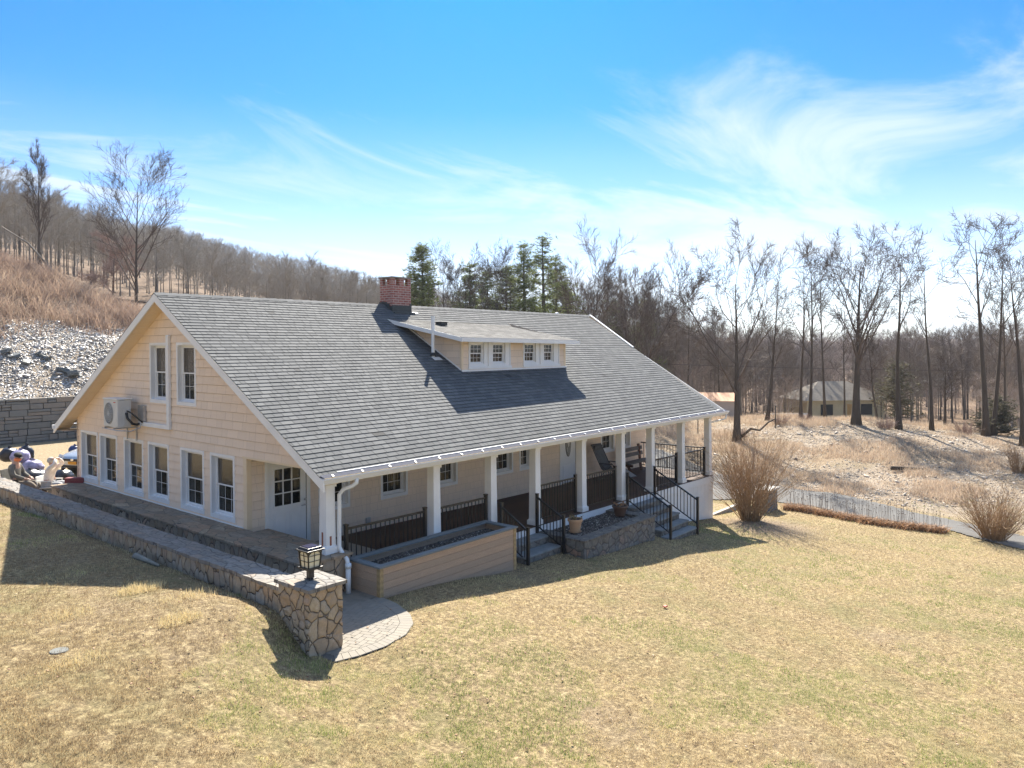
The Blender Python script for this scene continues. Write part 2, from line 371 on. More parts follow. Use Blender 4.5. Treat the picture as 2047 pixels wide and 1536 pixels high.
DECK=M_wood('brown_deck',(.085,.05,.035),(.4,7,1),var=.2); BENCHW=M_wood('bench_plank',(.15,.13,.11),(1,5,8)); REDW=M_wood('rustic_log',(.14,.06,.035),(4,4,1))
def M_brick():
    n=NT('chimney_brick'); v=n.coord()
    sx=n.n.new('ShaderNodeSeparateXYZ'); n.l.new(v,sx.inputs[0]); cb=n.n.new('ShaderNodeCombineXYZ'); n.l.new(n.math('ADD',sx.outputs[0],sx.outputs[1]),cb.inputs[0]); n.l.new(sx.outputs[2],cb.inputs[1])
    b=n.n.new('ShaderNodeTexBrick'); n.l.new(cb.outputs[0],b.inputs['Vector']); b.inputs['Scale'].default_value=1; b.inputs['Brick Width'].default_value=.21; b.inputs['Row Height'].default_value=.075; b.inputs['Mortar Size'].default_value=.009
    b.inputs['Color1'].default_value=(.36,.14,.11,1); b.inputs['Color2'].default_value=(.24,.085,.07,1); b.inputs['Mortar'].default_value=(.42,.37,.34,1); b.inputs['Bias'].default_value=-.1
    f=n.noise(v,3,5,.7); a=n.mix(n.ramp(f,[(.5,0),(.75,.5)]),b.outputs['Color'],(.42,.30,.27)); n.base(a,.85,0,.2); n.bump(b.outputs['Fac'],-.6,.01); return n.m
BRICK=M_brick()
def M_bark(name,c,sc=4):
    n=NT(name); v=n.coord((1,1,.25)); f=n.noise(v,sc,5,.7); n.base(n.mix(f,mul(c,.55),mul(c,1.5)),.9,0,.15); n.bump(f,.6,.04); return n.m
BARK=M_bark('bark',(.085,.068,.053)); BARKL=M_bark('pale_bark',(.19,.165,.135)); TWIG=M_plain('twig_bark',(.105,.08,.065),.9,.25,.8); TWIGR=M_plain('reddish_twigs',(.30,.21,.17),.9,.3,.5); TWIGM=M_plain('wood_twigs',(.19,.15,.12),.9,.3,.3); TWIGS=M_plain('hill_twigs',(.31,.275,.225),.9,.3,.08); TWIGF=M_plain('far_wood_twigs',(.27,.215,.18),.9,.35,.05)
SHRUBM=M_plain('shrub_stems',(.33,.22,.125),.85,.35,3)
def M_leaf(name,c,v=.5):
    n=NT(name); t=n.attr('tone'); n.base(n.mix(t,mul(c,1-v),mul(c,1+v)),.65,0,.3); n.b.inputs['Subsurface Weight'].default_value=0
    tr=n.n.new('ShaderNodeBsdfTranslucent'); n.l.new(n.mix(t,mul(c,1-v),mul(c,1+v)),tr.inputs[0]); mx=n.n.new('ShaderNodeMixShader'); mx.inputs[0].default_value=.3
    n.l.new(n.b.outputs[0],mx.inputs[1]); n.l.new(tr.outputs[0],mx.inputs[2]); n.l.new(mx.outputs[0],n.out.inputs[0]); return n.m
PINEM=M_leaf('pine_needles',(.17,.20,.065)); CEDAR=M_leaf('cedar_foliage',(.11,.10,.06)); REEDM=M_leaf('russet_leaves',(.36,.215,.12),.45); STALK=M_plain('grey_stalks',(.22,.195,.175),.9,.3,5)
def M_ramp(name,stops,rough=.85,trans=.25):
    n=NT(name); t=n.attr('tone'); c=n.ramp(t,stops); n.base(c,rough,0,.2)
    if trans:
        tr=n.n.new('ShaderNodeBsdfTranslucent'); n.l.new(c,tr.inputs[0]); mx=n.n.new('ShaderNodeMixShader'); mx.inputs[0].default_value=trans
        n.l.new(n.b.outputs[0],mx.inputs[1]); n.l.new(tr.outputs[0],mx.inputs[2]); n.l.new(mx.outputs[0],n.out.inputs[0])
    return n.m
GRASS=M_ramp('dormant_grass',[(0,(.27,.19,.11)),(.25,(.54,.42,.24)),(.5,(.80,.67,.40)),(.66,(.62,.57,.26)),(.82,(.38,.42,.13)),(1,(.21,.29,.07))])
BRUSH=M_ramp('dry_brush',[(0,(.17,.115,.095)),(.35,(.36,.26,.20)),(.7,(.54,.42,.31)),(1,(.68,.57,.42))],trans=.3)
ROCK=M_ramp('slate_rubble',[(0,(.22,.21,.20)),(.5,(.50,.475,.45)),(.8,(.66,.63,.59)),(1,(.52,.43,.33))],.42,0)
ROCKB=M_ramp('berm_stone',[(0,(.15,.13,.115)),(.5,(.30,.265,.225)),(.85,(.48,.42,.355)),(1,(.42,.33,.24))],.6,0)
ROCK.node_tree.nodes['Principled BSDF'].inputs['Specular IOR Level'].default_value=.7
def M_ground():
    n=NT('ground_cover'); v=n.coord(); rub=n.attr('rubble'); lit=n.attr('litter'); yard=n.attr('yard'); bare=n.attr('bare')
    f1=n.noise(v,.35,5,.6); f2=n.noise(v,1.7,5,.65); f3=n.noise(v,12,6,.75); f4=n.noise(v,45,3,.7)
    lawn=n.ramp(f3,[(.3,(.07,.05,.03)),(.5,(.26,.19,.10)),(.7,(.58,.46,.25))])
    gm=n.math('MULTIPLY',n.ramp(f1,[(.42,0),(.62,1)]),n.ramp(f2,[(.38,0),(.62,1)])); lawn=n.mix(n.math('MULTIPLY',gm,.55),lawn,(.12,.14,.045))
    lawn=n.mix(n.ramp(f2,[(.55,0),(.75,.5)]),lawn,(.34,.25,.12))
    dirt=n.ramp(f3,[(.3,(.16,.115,.08)),(.6,(.32,.24,.17)),(.8,(.48,.39,.29))]); 
    rb=n.ramp(f3,[(.25,(.17,.14,.105)),(.5,(.34,.28,.215)),(.75,(.50,.43,.34))]); rb=n.mix(n.ramp(f2,[(.4,.0),(.62,.75)]),rb,(.27,.20,.13))
    lt=n.ramp(f2,[(.3,(.12,.075,.045)),(.7,(.25,.165,.10))]); lt=n.mix(n.ramp(f4,[(.4,0),(.7,.5)]),lt,(.07,.045,.03))
    yd=n.ramp(f3,[(.3,(.20,.14,.08)),(.55,(.36,.28,.17)),(.75,(.48,.40,.28))])
    a=n.mix(bare,lawn,dirt); a=n.mix(rub,a,rb); a=n.mix(lit,a,lt); a=n.mix(yard,a,yd)
    a=n.mix(n.math('MULTIPLY',f4,.3),a,(.06,.05,.035))
    n.base(a,.9,0,.15); n.bump(n.math('ADD',f3,n.math('MULTIPLY',f4,.4)),.8,.05); return n.m
GROUND=M_ground()
def M_asphalt():
    n=NT('asphalt'); v=n.coord(); f=n.noise(v,.8,5,.6); g=n.noise(v,60,3,.7); n.base(n.mix(g,n.ramp(f,[(.3,(.085,.082,.078)),(.7,(.13,.125,.12))]),(.17,.165,.155)),.9,0,.08); n.bump(g,.4,.01); return n.m
ASPH=M_asphalt()
PAVER=M_ramp('grey_pavers',[(0,(.09,.085,.08)),(.02,(.20,.18,.15)),(.5,(.245,.22,.18)),(1,(.22,.20,.17))],.8,0)
GRAVEL=M_ramp('gravel_fill',[(0,(.05,.045,.04)),(.5,(.12,.10,.085)),(.85,(.22,.19,.16)),(1,(.45,.42,.38))],.8,0)
TERRA=M_plain('terracotta',(.50,.31,.18),.75,.15,6,bump=.2); BROWNP=M_plain('brown_plastic_pot',(.09,.05,.035),.5,.15,5); SOIL=M_plain('potting_soil',(.035,.025,.018),.95,.4,30,bump=.6)
BLUEST=M_plain('bluestone_tread',(.20,.22,.225),.7,.2,5,bump=.3)
ACM=M_plain('ac_casing',(.60,.60,.57),.45,.05,4); ACD=M_plain('ac_dark_grille',(.10,.105,.11),.5,.1,20); RED=M_plain('red_mark',(.5,.03,.03),.5)
COPPER=M_plain('dark_hose',(.02,.02,.02),.6); GALV=M_plain('galvanised',(.45,.46,.47),.35,.15,9,metal=.7)
GUARD=M_plain('gutter_guard',(.045,.05,.075),.75,.2,12,spec=.05); FLASH=M_plain('lead_flashing',(.03,.036,.036),.5,.3,8); TARM=M_plain('roof_tar',(.028,.032,.032),.6,.3,8)
CARP=M_plain('silver_car_paint',(.52,.54,.55),.25,.02,1,metal=.6); RUBBER=M_plain('rubber',(.015,.015,.015),.8); PLATE=M_plain('amber_plate',(.75,.32,.02),.5); CHROME=M_plain('chrome',(.7,.7,.7),.15,.02,1,metal=1); BLKPL=M_plain('black_plastic',(.015,.016,.018),.5)
HEADL=M_plain('headlight_lens',(.62,.65,.68),.12,.05,3)
PVC=M_plain('white_pvc',(.74,.76,.76),.35,.04,4)
def M_glass(name,tint=(.025,.025,.022),alpha=.55):
    n=NT(name); n.base(tint,.03,0,.9)
    tr=n.n.new('ShaderNodeBsdfTransparent'); tr.inputs[0].default_value=(.8,.82,.8,1); mx=n.n.new('ShaderNodeMixShader'); mx.inputs[0].default_value=alpha
    n.l.new(tr.outputs[0],mx.inputs[1]); n.l.new(n.b.outputs[0],mx.inputs[2]); n.l.new(mx.outputs[0],n.out.inputs[0]); return n.m
GLASS=M_glass('window_glass'); GLASSD=M_glass('screened_glass',(.075,.062,.048),.78); GLASSD.node_tree.nodes['Principled BSDF'].inputs['Roughness'].default_value=.18  # screened panes: brown tint paints in the reflected surroundings
CURT=M_plain('pale_curtain',(.42,.45,.38),.9,.15,3,stretch=(8,8,.3)); CURTB=M_plain('beige_curtain',(.45,.38,.26),.9,.2,3,stretch=(8,8,.3))
FROST=M_plain('lantern_glass',(.72,.66,.48),.3,.08,8)
def cloth(n,c,b=.25): return M_plain(n,c,.9,.2,7,bump=b)
SKIN=M_plain('skin',(.48,.29,.21),.6,.08,5); ORANGE=cloth('orange_cloth',(.75,.22,.08)); GREYC=cloth('grey_sweatshirt',(.16,.15,.125)); PANTS=cloth('khaki_trousers',(.17,.14,.11)); CAPC=cloth('black_cap',(.018,.018,.016)); WHC=cloth('white_sweatshirt',(.72,.66,.60)); GHAIR=M_plain('grey_hair',(.5,.45,.38),.8,.2,30); JEANS=cloth('pale_jeans',(.36,.38,.40)); SHOE=M_plain('dark_shoe',(.03,.025,.02),.6)
BAGB=M_plain('black_bin_bag',(.018,.018,.024),.28,.3,3,bump=.8); BAGP=M_plain('blue_white_bag',(.30,.28,.42),.35,.5,5,bump=.8); PLCH=M_plain('white_plastic',(.72,.71,.66),.4,.04,3); MESHC=cloth('grey_sling_fabric',(.10,.105,.11)); MAROON=M_plain('maroon_board',(.20,.035,.04),.6)
NHW=M_plain('neighbour_siding',(.52,.44,.27),.7,.06,2); NHR=M_plain('neighbour_roof',(.20,.18,.155),1,.15,3,spec=.03); SHEDW=M_plain('shed_siding',(.50,.43,.36),.7,.06,2); SHEDR=M_plain('rusty_shed_roof',(.50,.23,.10),.7,.2,2); GREYH=M_plain('grey_house_wall',(.24,.25,.24),.8)
# ---------------------------------------------------------------- the house
house=empty('house',(8.5,6.4,-.9)); tag(house,'cream shingled farmhouse with grey gable roof, shed dormer and long white-columned porch','house')
SL=.566; EY=-.35; EZ=1.57; RY=6.4; RZ=EZ+SL*(RY-EY); BY=13.1; BZ=1.72; XB=17.6; PYW=2.92; BW=12.45
def fz(x): return -.61-.011*x
def rz(y): return EZ+SL*(y-EY) if y<=RY else RZ+(BZ-RZ)*(y-RY)/(BY-RY)
cs=math.sqrt(1+SL*SL); bs=(BZ-RZ)/(BY-RY); cb=math.sqrt(1+bs*bs)
# roof coverings
FR=((0,EY,EZ),(1,0,0),(0,1/cs,SL/cs),(0,-SL/cs,1/cs)); VL=(RY-EY)*cs
rf=courses('roof',FR,[(-.42,0),(17.95,0),(18.3,4.17*cs),(18.88,VL),(-.42,VL)],.148,(.12,.34),.010,.012,ROOF,house,rng=random.Random(3))
sh=sheet(FR,[(-.42,0),(17.95,0),(18.3,4.17*cs),(18.88,VL),(-.42,VL)],[],-.003); sh.t=[0]*len(sh.f)
# roof slab body (deck) as a sub-part, back slope too
BR=((0,BY,BZ),(1,0,0),(0,-1/cb,-bs/cb),(0,-bs/cb*1,1/cb)); 
BR=((0,BY,BZ),(1,0,0),(0,-1/cb,-bs/cb),tuple(np.cross((1,0,0),(0,-1/cb,-bs/cb))*(1 if np.cross((1,0,0),(0,-1/cb,-bs/cb))[2]>0 else -1)))
VB=(BY-RY)*cb
sb=sheet(BR,[(-.42,0),(18.2,0),(18.88,VL*0+VB),(-.42,VB)],[],0); sb.t=[.5]*len(sb.f)
sh.add(sb.v,sb.f,.5); sh.t=[0]*(len(sh.f)-len(sb.f))+[.5]*len(sb.f)
sh.build('roof_underlay',ROOF,rf,tone=True)
rc=MB(); rr=random.Random(5); x=-.42
while x<18.85:
    w=.28*rr.uniform(.9,1.1); x2=min(x+w,18.88); a=.13; dz=.012; tn=rr.random()
    rc.add([(x,RY-a,RZ-SL*a+.016),(x2,RY-a,RZ-SL*a+.026),(x2,RY,RZ+.03),(x,RY,RZ+.018)],[(0,1,2,3)],tn); rc.add([(x,RY,RZ+.018),(x2,RY,RZ+.03),(x2,RY+a,RZ-SL*a+.026),(x,RY+a,RZ-SL*a+.016)],[(0,1,2,3)],tn)
    rc.add([(x2,RY-a,RZ-SL*a+.026),(x2,RY,RZ+.03),(x2,RY,RZ+.01),(x2,RY-a,RZ-SL*a+.01)],[(0,1,2,3)],0); x=x2
rc.build('ridge_cap',ROOF,rf,tone=True)
# white rake boards, soffits
def rake(x,side,y0,y1,dep=.21,th=.03,name='rake_board'):
    mb=MB(); z0,z1=rz(y0),rz(y1)
    mb.hexa([(x-th,y0,z0-dep),(x,y0,z0-dep),(x,y0,z0-.006),(x-th,y0,z0-.006)],[(x-th,y1,z1-dep),(x,y1,z1-dep),(x,y1,z1-.006),(x-th,y1,z1-.006)]); return mb
rake(-.385,0,EY-.1,RY).build('rake_board',WHITE,house); rake(-.385,0,RY,BY+.12).build('rake_board',WHITE,house)
mb=MB(); ys=[EY,3.82,RY,BY]; xs_=[17.93,18.28,18.86,18.2]
for i in range(3):
    a,b=ys[i],ys[i+1]; xa,xb=xs_[i],xs_[i+1]; mb.hexa([(xa-.03,a,rz(a)-.21),(xa,a,rz(a)-.21),(xa,a,rz(a)-.006),(xa-.03,a,rz(a)-.006)],[(xb-.03,b,rz(b)-.21),(xb,b,rz(b)-.21),(xb,b,rz(b)-.006),(xb-.03,b,rz(b)-.006)])
mb.build('rake_board',WHITE,house)
mb=MB(); mb.hexa([(18.2,3.86,rz(3.86)+.012),(18.32,3.86,rz(3.86)+.012),(18.32,3.86,rz(3.86)+.045),(18.2,3.86,rz(3.86)+.045)],[(18.76,RY,RZ+.012),(18.9,RY,RZ+.012),(18.9,RY,RZ+.045),(18.76,RY,RZ+.045)]); mb.build('rake_flashing',WHITE,house)
mb=MB()
for (a,b) in ((EY,RY),(RY,BY)):
    for x0,x1 in ((-.386,.0),(XB,17.9)):
        mb.add([(x0,a,rz(a)-.17),(x1,a,rz(a)-.17),(x1,b,rz(b)-.17),(x0,b,rz(b)-.17)],[(0,1,2,3)])
for k in range(1,44):  # soffit grooves as thin battens
    y=EY+(BY-EY)*k/44; mb.box(-.384,-.004,y-.004,y+.004,rz(y)-.176,rz(y)-.168)
mb.add([(-.38,BW,rz(BY)-.17),(XB,BW,rz(BY)-.17),(XB,BY,rz(BY)-.17),(-.38,BY,rz(BY)-.17)],[(0,1,2,3)])
mb.build('soffit',SOFFIT,house)
# eave fascia, gutter, guard and brackets
mb=MB(); mb.box(-.38,17.93,EY-.005,EY+.03,1.41,1.555); mb.build('fascia',WHITE,house)
g=MB()
pr=[(EY-.008,1.555),(EY-.13,1.55),(EY-.135,1.53),(EY-.115,1.50),(EY-.09,1.455),(EY-.08,1.44),(EY-.008,1.44)]
n=len(pr); g.add([(-.41,y,z) for y,z in pr]+[(17.96,y,z) for y,z in pr],[(i,(i+1)%n,n+(i+1)%n,n+i) for i in range(n)]+[tuple(range(n))[::-1],tuple(range(n,2*n))]); gut=g.build('gutter',WHITE2,house)
mb=MB(); mb.hexa([(-.40,EY-.118,1.558),(-.40,EY+.05,1.60),(-.40,EY+.05,1.606),(-.40,EY-.118,1.564)],[(17.94,EY-.118,1.558),(17.94,EY+.05,1.60),(17.94,EY+.05,1.606),(17.94,EY-.118,1.564)]); mb.build('gutter_guard',GUARD,gut)
mb=MB(); mb.box(-.405,17.955,EY-.137,EY-.127,1.553,1.566); mb.build('gutter_lip',CHROME,gut)
for k in range(26):
    x=-.2+k*.71; b=MB(); b.bar((x,EY-.13,1.578),(x+.02,EY-.06,1.60),.025,.016); b.build('gutter_bracket',WHITE2,gut)
g=MB(); pr2=[(BY+.0,1.70),(BY+.13,1.70),(BY+.12,1.62),(BY+.08,1.58),(BY,1.58)]; n=5
g.add([(-.45,y,z) for y,z in pr2]+[(18.1,y,z) for y,z in pr2],[(i,(i+1)%n,n+(i+1)%n,n+i) for i in range(n)]+[tuple(range(n))[::-1],tuple(range(n,2*n))]); g.build('gutter',WHITE2,house)
# ---------------- windows
GW=[(10.95,12.19),(9.63,10.81),(8.0,9.19),(6.56,7.72),(4.79,5.95),(3.41,4.50)]
def lmap(plane,o):
    if plane=='x': return lambda h,d,z:(o-d,h,z)
    return lambda h,d,z:(h,o-d,z)
def lbox(mb,m,h0,h1,d0,d1,z0,z1,t=.5):
    n=len(mb.v); v=[m(h,d,z) for z in (z0,z1) for d in (d0,d1) for h in (h0,h1)]; mb.add(v,[(0,2,3,1),(4,5,7,6),(0,1,5,4),(2,6,7,3),(0,4,6,2),(1,3,7,5)],t)
def ring(mb,m,h0,h1,z0,z1,w,d0,d1,wb=None,wt=None):
    wb=wb or w; wt=wt or w
    lbox(mb,m,h0,h1,d0,d1,z0,z0+wb); lbox(mb,m,h0,h1,d0,d1,z1-wt,z1); lbox(mb,m,h0,h0+w,d0,d1,z0+wb,z1-wt); lbox(mb,m,h1-w,h1,d0,d1,z0+wb,z1-wt)
def window(plane,o,h0,h1,z0,z1,rec=.12,trim=.07,cols=3,rows=2,screen=True,curtain=None,cside=0,sash=True,sill=.05,parent=house,low=True,mz=.3):
    m=lmap(plane,o); t=MB(); ring(t,m,h0,h1,z0,z1,trim,-.01,.022,trim+sill-.03,trim)
    a,b,c,d=h0+trim,h1-trim,z0+trim+sill-.03,z1-trim
    # jamb lining
    lbox(t,m,a-.012,a,-rec,-.01,c,d); lbox(t,m,b,b+.012,-rec,-.01,c,d); lbox(t,m,a,b,-rec,-.01,c-.012,c); lbox(t,m,a,b,-rec,-.01,d,d+.012)
    win=t.build('window',WHITE2,parent)
    f=MB(); ring(f,m,a,b,c,d,.035,-rec-.01,-rec+.03); lbox(f,m,a+.0,b,-rec+.03,-rec+.055,c,c+.03); f.build('sill',WHITE2,win)
    mid=(c+d)/2-.01
    if not low: mid=c
    for k,(s0,s1,dd) in enumerate((((mid,d-.035,-rec+.012)),((c+.035,mid+.03,-rec-.012)))):
        if k==1 and not low: continue
        s=MB(); ring(s,m,a+.035,b-.035,s0,s1,.032,dd-.014,dd+.012)
        ga,gb,gc,gd=a+.067,b-.067,s0+.032,s1-.032
        mo=-.014 if (screen and k==0) else 0
        for i in range(1,cols): x=ga+(gb-ga)*i/cols; lbox(s,m,x-.005,x+.005,dd-.006+mo,dd+.002+mo,gc,gd)
        for i in range(1,rows): z=gc+(gd-gc)*i/rows; lbox(s,m,ga,gb,dd-.0055+mo,dd+.0015+mo,z-.005,z+.005)
        s.build('sash',WHITE2,win)
        p=MB(); lbox(p,m,ga,gb,dd-.005,dd-.002,gc,gd); p.build('pane',GLASSD if (screen and k==0) else GLASS,win)
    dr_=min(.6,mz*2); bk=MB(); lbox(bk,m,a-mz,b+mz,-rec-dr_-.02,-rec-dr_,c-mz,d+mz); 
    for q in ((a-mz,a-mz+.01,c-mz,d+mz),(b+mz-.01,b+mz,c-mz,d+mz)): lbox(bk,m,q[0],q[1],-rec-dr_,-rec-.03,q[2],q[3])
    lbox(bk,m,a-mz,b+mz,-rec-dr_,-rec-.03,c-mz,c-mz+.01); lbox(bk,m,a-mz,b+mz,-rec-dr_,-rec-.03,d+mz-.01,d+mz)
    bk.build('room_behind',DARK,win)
    if curtain:
        q=MB(); N=26
        lo,hi=(a,a+(b-a)*.42) if cside==0 else ((b-(b-a)*.42,b) if cside==1 else (a,b))
        for i in range(N):
            x0=lo+(hi-lo)*i/N; x1=lo+(hi-lo)*(i+1)/N; dd=lambda x: -rec-.12+.025*math.sin(x*75)
            q.add([m(x0,dd(x0),c),m(x1,dd(x1),c),m(x1,dd(x1),d),m(x0,dd(x0),d)],[(0,1,2,3)])
        q.build('curtain',curtain,win)
    return win
for i,(a,b) in enumerate(GW): window('x',0,a,b,.07,1.585,curtain=CURT,cside=1 if i in (0,1,2) else 1)
UW=[(6.61,7.56),(5.13,6.10)]
for a,b in UW: window('x',0,a,b,2.62,4.17,curtain=CURT,cside=1)
PW=[(1.87,2.81),(3.80,4.74),(5.76,6.68),(8.30,9.21),(9.53,10.2),(14.30,15.24),(15.62,16.44)]
for i,(a,b) in enumerate(PW): window('y',PYW,a,b,.04,1.30,cols=2 if b-a<.75 else 3,rows=2,screen=False,curtain=CURTB if i<2 else CURT,cside=[0,0,1,0,0,1,1][i])
DR=(.43,1.63); FD=(11.72,12.78)
# ---------------- siding with its openings
GR=((0,0,0),(0,1,0),(0,0,1),(-1,0,0))
ghole=[(a+.03,b-.03,.1,1.55) for a,b in GW]+[(a+.03,b-.03,2.66,4.13) for a,b in UW]
reg=[(PYW,-.25),(BW,-.25),(BW,rz(BW)-.15),(RY,RZ-.17),(PYW,rz(PYW)-.17)]
gs=courses('gable_siding',GR,reg,.198,(.22,.5),.005,.018,SIDING,house,ghole,v0=0.004,hgap=.009,rng=random.Random(8),same=.3)
reg2=[(.04,1.62),(PYW-.001,1.62),(PYW-.001,rz(PYW)-.17)]
courses('gable_siding',GR,reg2,.198,(.22,.5),.005,.018,SIDING,house,[],v0=1.588,hgap=.009,rng=random.Random(9),same=.3)
w=sheet(GR,reg,ghole,-.006); w2=sheet(GR,reg2,[],-.006); w.add(w2.v,w2.f)
w3=sheet(((0,PYW,0),(1,0,0),(0,0,1),(0,-1,0)),[(0.02,-1.3),(XB,-1.3),(XB,1.9),(0.02,1.9)],[(a+.03,b-.03,.08,1.27) for a,b in PW]+[(DR[0],DR[1],-1.2,1.45),(FD[0],FD[1],-1.2,1.45)],-.006); w.add(w3.v,w3.f)
w.box(.02,XB,BW-.1,BW,-.8,rz(BW)-.17); w.add([(XB,PYW,-2.6),(XB,BW,-2.6),(XB,BW,rz(BW)-.17),(XB,RY,RZ-.17),(XB,PYW,rz(PYW)-.17)],[(0,1,2,3,4)])
w.box(.0,.1,PYW,BW,-.8,.0)
w.build('wall',SIDING,house)
PF=((0,PYW,0),(1,0,0),(0,0,1),(0,-1,0))
DR=(.43,1.63); FD=(11.72,12.78)
courses('porch_siding',PF,[(.1,-1.0),(XB,-1.0),(XB,1.5),(.1,1.5)],.198,(.12,.3),.005,.016,SIDING,house,[(a+.03,b-.03,.08,1.27) for a,b in PW]+[(DR[0],DR[1],-1,1.45),(FD[0],FD[1],-1,1.45)],v0=-.986,hgap=.009,rng=random.Random(12),same=.3)
# corner boards, lintel trim, base trim
mb=MB(); mb.box(-.024,.10,PYW-.024,PYW+.11,-.05,1.60); mb.build('corner_post',SOFFIT,house)
mb=MB(); mb.box(-.03,.02,EY+.1,PYW+.14,1.575,1.622); mb.build('lintel_trim',SOFFIT,house)
mb=MB(); mb.box(-.026,.03,BW-.07,BW+.01,-.4,rz(BW)-.2); mb.build('corner_board',SIDING,house)
mb=MB(); mb.box(-.03,.0,PYW+.15,BW,-.06,.03); mb.build('base_trim',WHITE,house)
# ---------------- doors
def door(h0,h1,zb,lites,oval=False,leafw=(.0,)):
    m=lmap('y',PYW); c=MB(); ztop=zb+2.16
    lbox(c,m,h0,h0+.09,-.06,.03,zb,ztop); lbox(c,m,h1-.09,h1,-.06,.03,zb,ztop); lbox(c,m,h0+.09,h1-.09,-.06,.03,ztop-.09,ztop)
    d=c.build('door',WHITE,house); a,b=h0+.1,h1-.1; z0,z1=zb+.02,ztop-.1
    s=MB()
    if lites:
        ga,gb,gc,gd=a+.15,b-.15,z0+1.02,z1-.16
        for r in _holes([(a,b,z0,z1)],[(ga,gb,gc,gd)]): lbox(s,m,r[0],r[1],-.05,-.01,r[2],r[3])
        ring(s,m,ga-.03,gb+.03,gc-.03,gd+.03,.035,-.008,.006)
        for i in (1,2): x=ga+(gb-ga)*i/3; lbox(s,m,x-.011,x+.011,-.03,.0,gc,gd)
        for i in (1,2): z=gc+(gd-gc)*i/3; lbox(s,m,ga,gb,-.0295,-.0005,z-.011,z+.011)
        for q in ((a+.13,(a+b)/2-.05),((a+b)/2+.05,b-.13)): ring(s,m,q[0],q[1],z0+.2,z0+.86,.02,-.01,.0); lbox(s,m,q[0]+.05,q[1]-.05,-.01,-.003,z0+.25,z0+.81)
        leaf=s.build('door_leaf',WHITE2,d); g=MB(); lbox(g,m,ga,gb,-.034,-.031,gc,gd); g.build('pane',GLASS,d)
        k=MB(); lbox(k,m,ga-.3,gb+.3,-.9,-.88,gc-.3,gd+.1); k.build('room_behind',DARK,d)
        cu=MB(); lbox(cu,m,ga,gb,-.30,-.29,gc,gc+.25); cu.build('curtain',CURTB,d)
        kb=MB(); kb.sph(m(b-.05,.03,z0+1.08),.03); kb.build('deadbolt',GALV,d,smooth=True)
        kb=MB(); kb.bar(m(b-.05,-.01,z0+.95),m(b-.05,.05,z0+.95),.03,.03); kb.bar(m(b-.05,.05,z0+.95),m(b-.16,.05,z0+.95),.02,.02); kb.build('handle',GALV,d)
        dk=MB(); lbox(dk,m,b+.0,b+.012,-.05,-.004,z0,z1); dk.build('door_gap',DARK,d)
    else:
        lbox(s,m,a,b,-.05,-.01,z0,z1); s.build('door_leaf',WHITE2,d)
        cx,cz=(a+b)/2-.0,zb+1.42; o=MB()
        def ell(mb,r1,r2,d0,d1,cc=None):
            N=28; v=[m(cx+r1*math.cos(2*math.pi*i/N)*(1-.12*math.cos(math.pi*i/N*0)),d1,cz+r2*math.sin(2*math.pi*i/N)) for i in range(N)]; v+=[m(cx+r1*math.cos(2*math.pi*i/N),d0,cz+r2*math.sin(2*math.pi*i/N)) for i in range(N)]
            mb.add(v,[tuple(range(N))]+[(i,(i+1)%N,N+(i+1)%N,N+i) for i in range(N)])
        ell(o,.17,.5,-.01,.012); o.build('oval_frame',M_plain('pewter',(.17,.17,.17),.4),d)
        o=MB(); ell(o,.135,.455,.0,.014); o.build('pane',FROST if False else M_plain('leaded_glass',(.30,.31,.30),.15,.5,18),d)
        o=MB(); ell(o,.05,.16,.0,.017); o.build('glass_motif',M_plain('bevel_glass',(.6,.6,.58),.15,.3,18),d)
        o=MB(); lbox(o,m,a+.12,b-.12,-.01,.0,z0+.15,z0+.6); o.build('door_panel',WHITE2,d)
door(DR[0],DR[1],-.66,True); door(FD[0],FD[1],-.74,False)
ob=MB(); ob.box(3.29,3.43,PYW-.06,PYW-.012,-.52,-.34); ob.build('outlet_box',GALV,house,bevel=.01)
# ---------------- porch floor, skirt, ceiling, beam, columns, rails
d=MB(); nb=20; rr=random.Random(4)
for k in range(nb):
    y0=-.14+k*(PYW+.12)/nb; y1=y0+(PYW+.12)/nb-.006; t=rr.random()
    d.hexa([(2.2,y0,fz(2.2)-.03),(17.3,y0,fz(17.3)-.03),(17.3,y1,fz(17.3)-.03),(2.2,y1,fz(2.2)-.03)],[(2.2,y0,fz(2.2)),(17.3,y0,fz(17.3)),(17.3,y1,fz(17.3)),(2.2,y1,fz(2.2))],t)
d.build('porch_floor',DECK,house,tone=True)
mb=MB(); mb.box(.3,2.2,-.12,PYW-.02,-1.2,fz(1)-.0); mb.build('landing',M_plain('pale_concrete',(.33,.31,.27),.85,.1,3,bump=.2),house)
sk=MB(); sk.hexa([(.35,-.155,fz(.35)-.27),(17.32,-.155,fz(17.3)-.27),(17.32,-.1,fz(17.3)-.27),(.35,-.1,fz(.35)-.27)],[(.35,-.155,fz(.35)-.035),(17.32,-.155,fz(17.3)-.035),(17.32,-.1,fz(17.3)-.035),(.35,-.1,fz(.35)-.035)])
x=.4
while x<17.25: x2=min(x+.30,17.3); sk.box(x,x2-.006,-.125,-.09,-2.75,fz(x)-.2); x=x2
y=-.1
while y<PYW: y2=min(y+.3,PYW); sk.box(17.27,17.30,y,y2-.006,-2.75,fz(17.3)-.04); y=y2
sk.build('porch_skirt',WHITE2,house)
mb=MB(); mb.box(.03,17.55,EY+.04,PYW,1.60,1.62); mb.build('porch_ceiling',WHITE,house)
mb=MB(); mb.box(-.02,17.4,-.11,.11,1.36,1.598); mb.build('porch_beam',WHITE,house)
CX=[0,2.9,4.85,6.62,8.78,10.93,12.80,14.95,17.12]
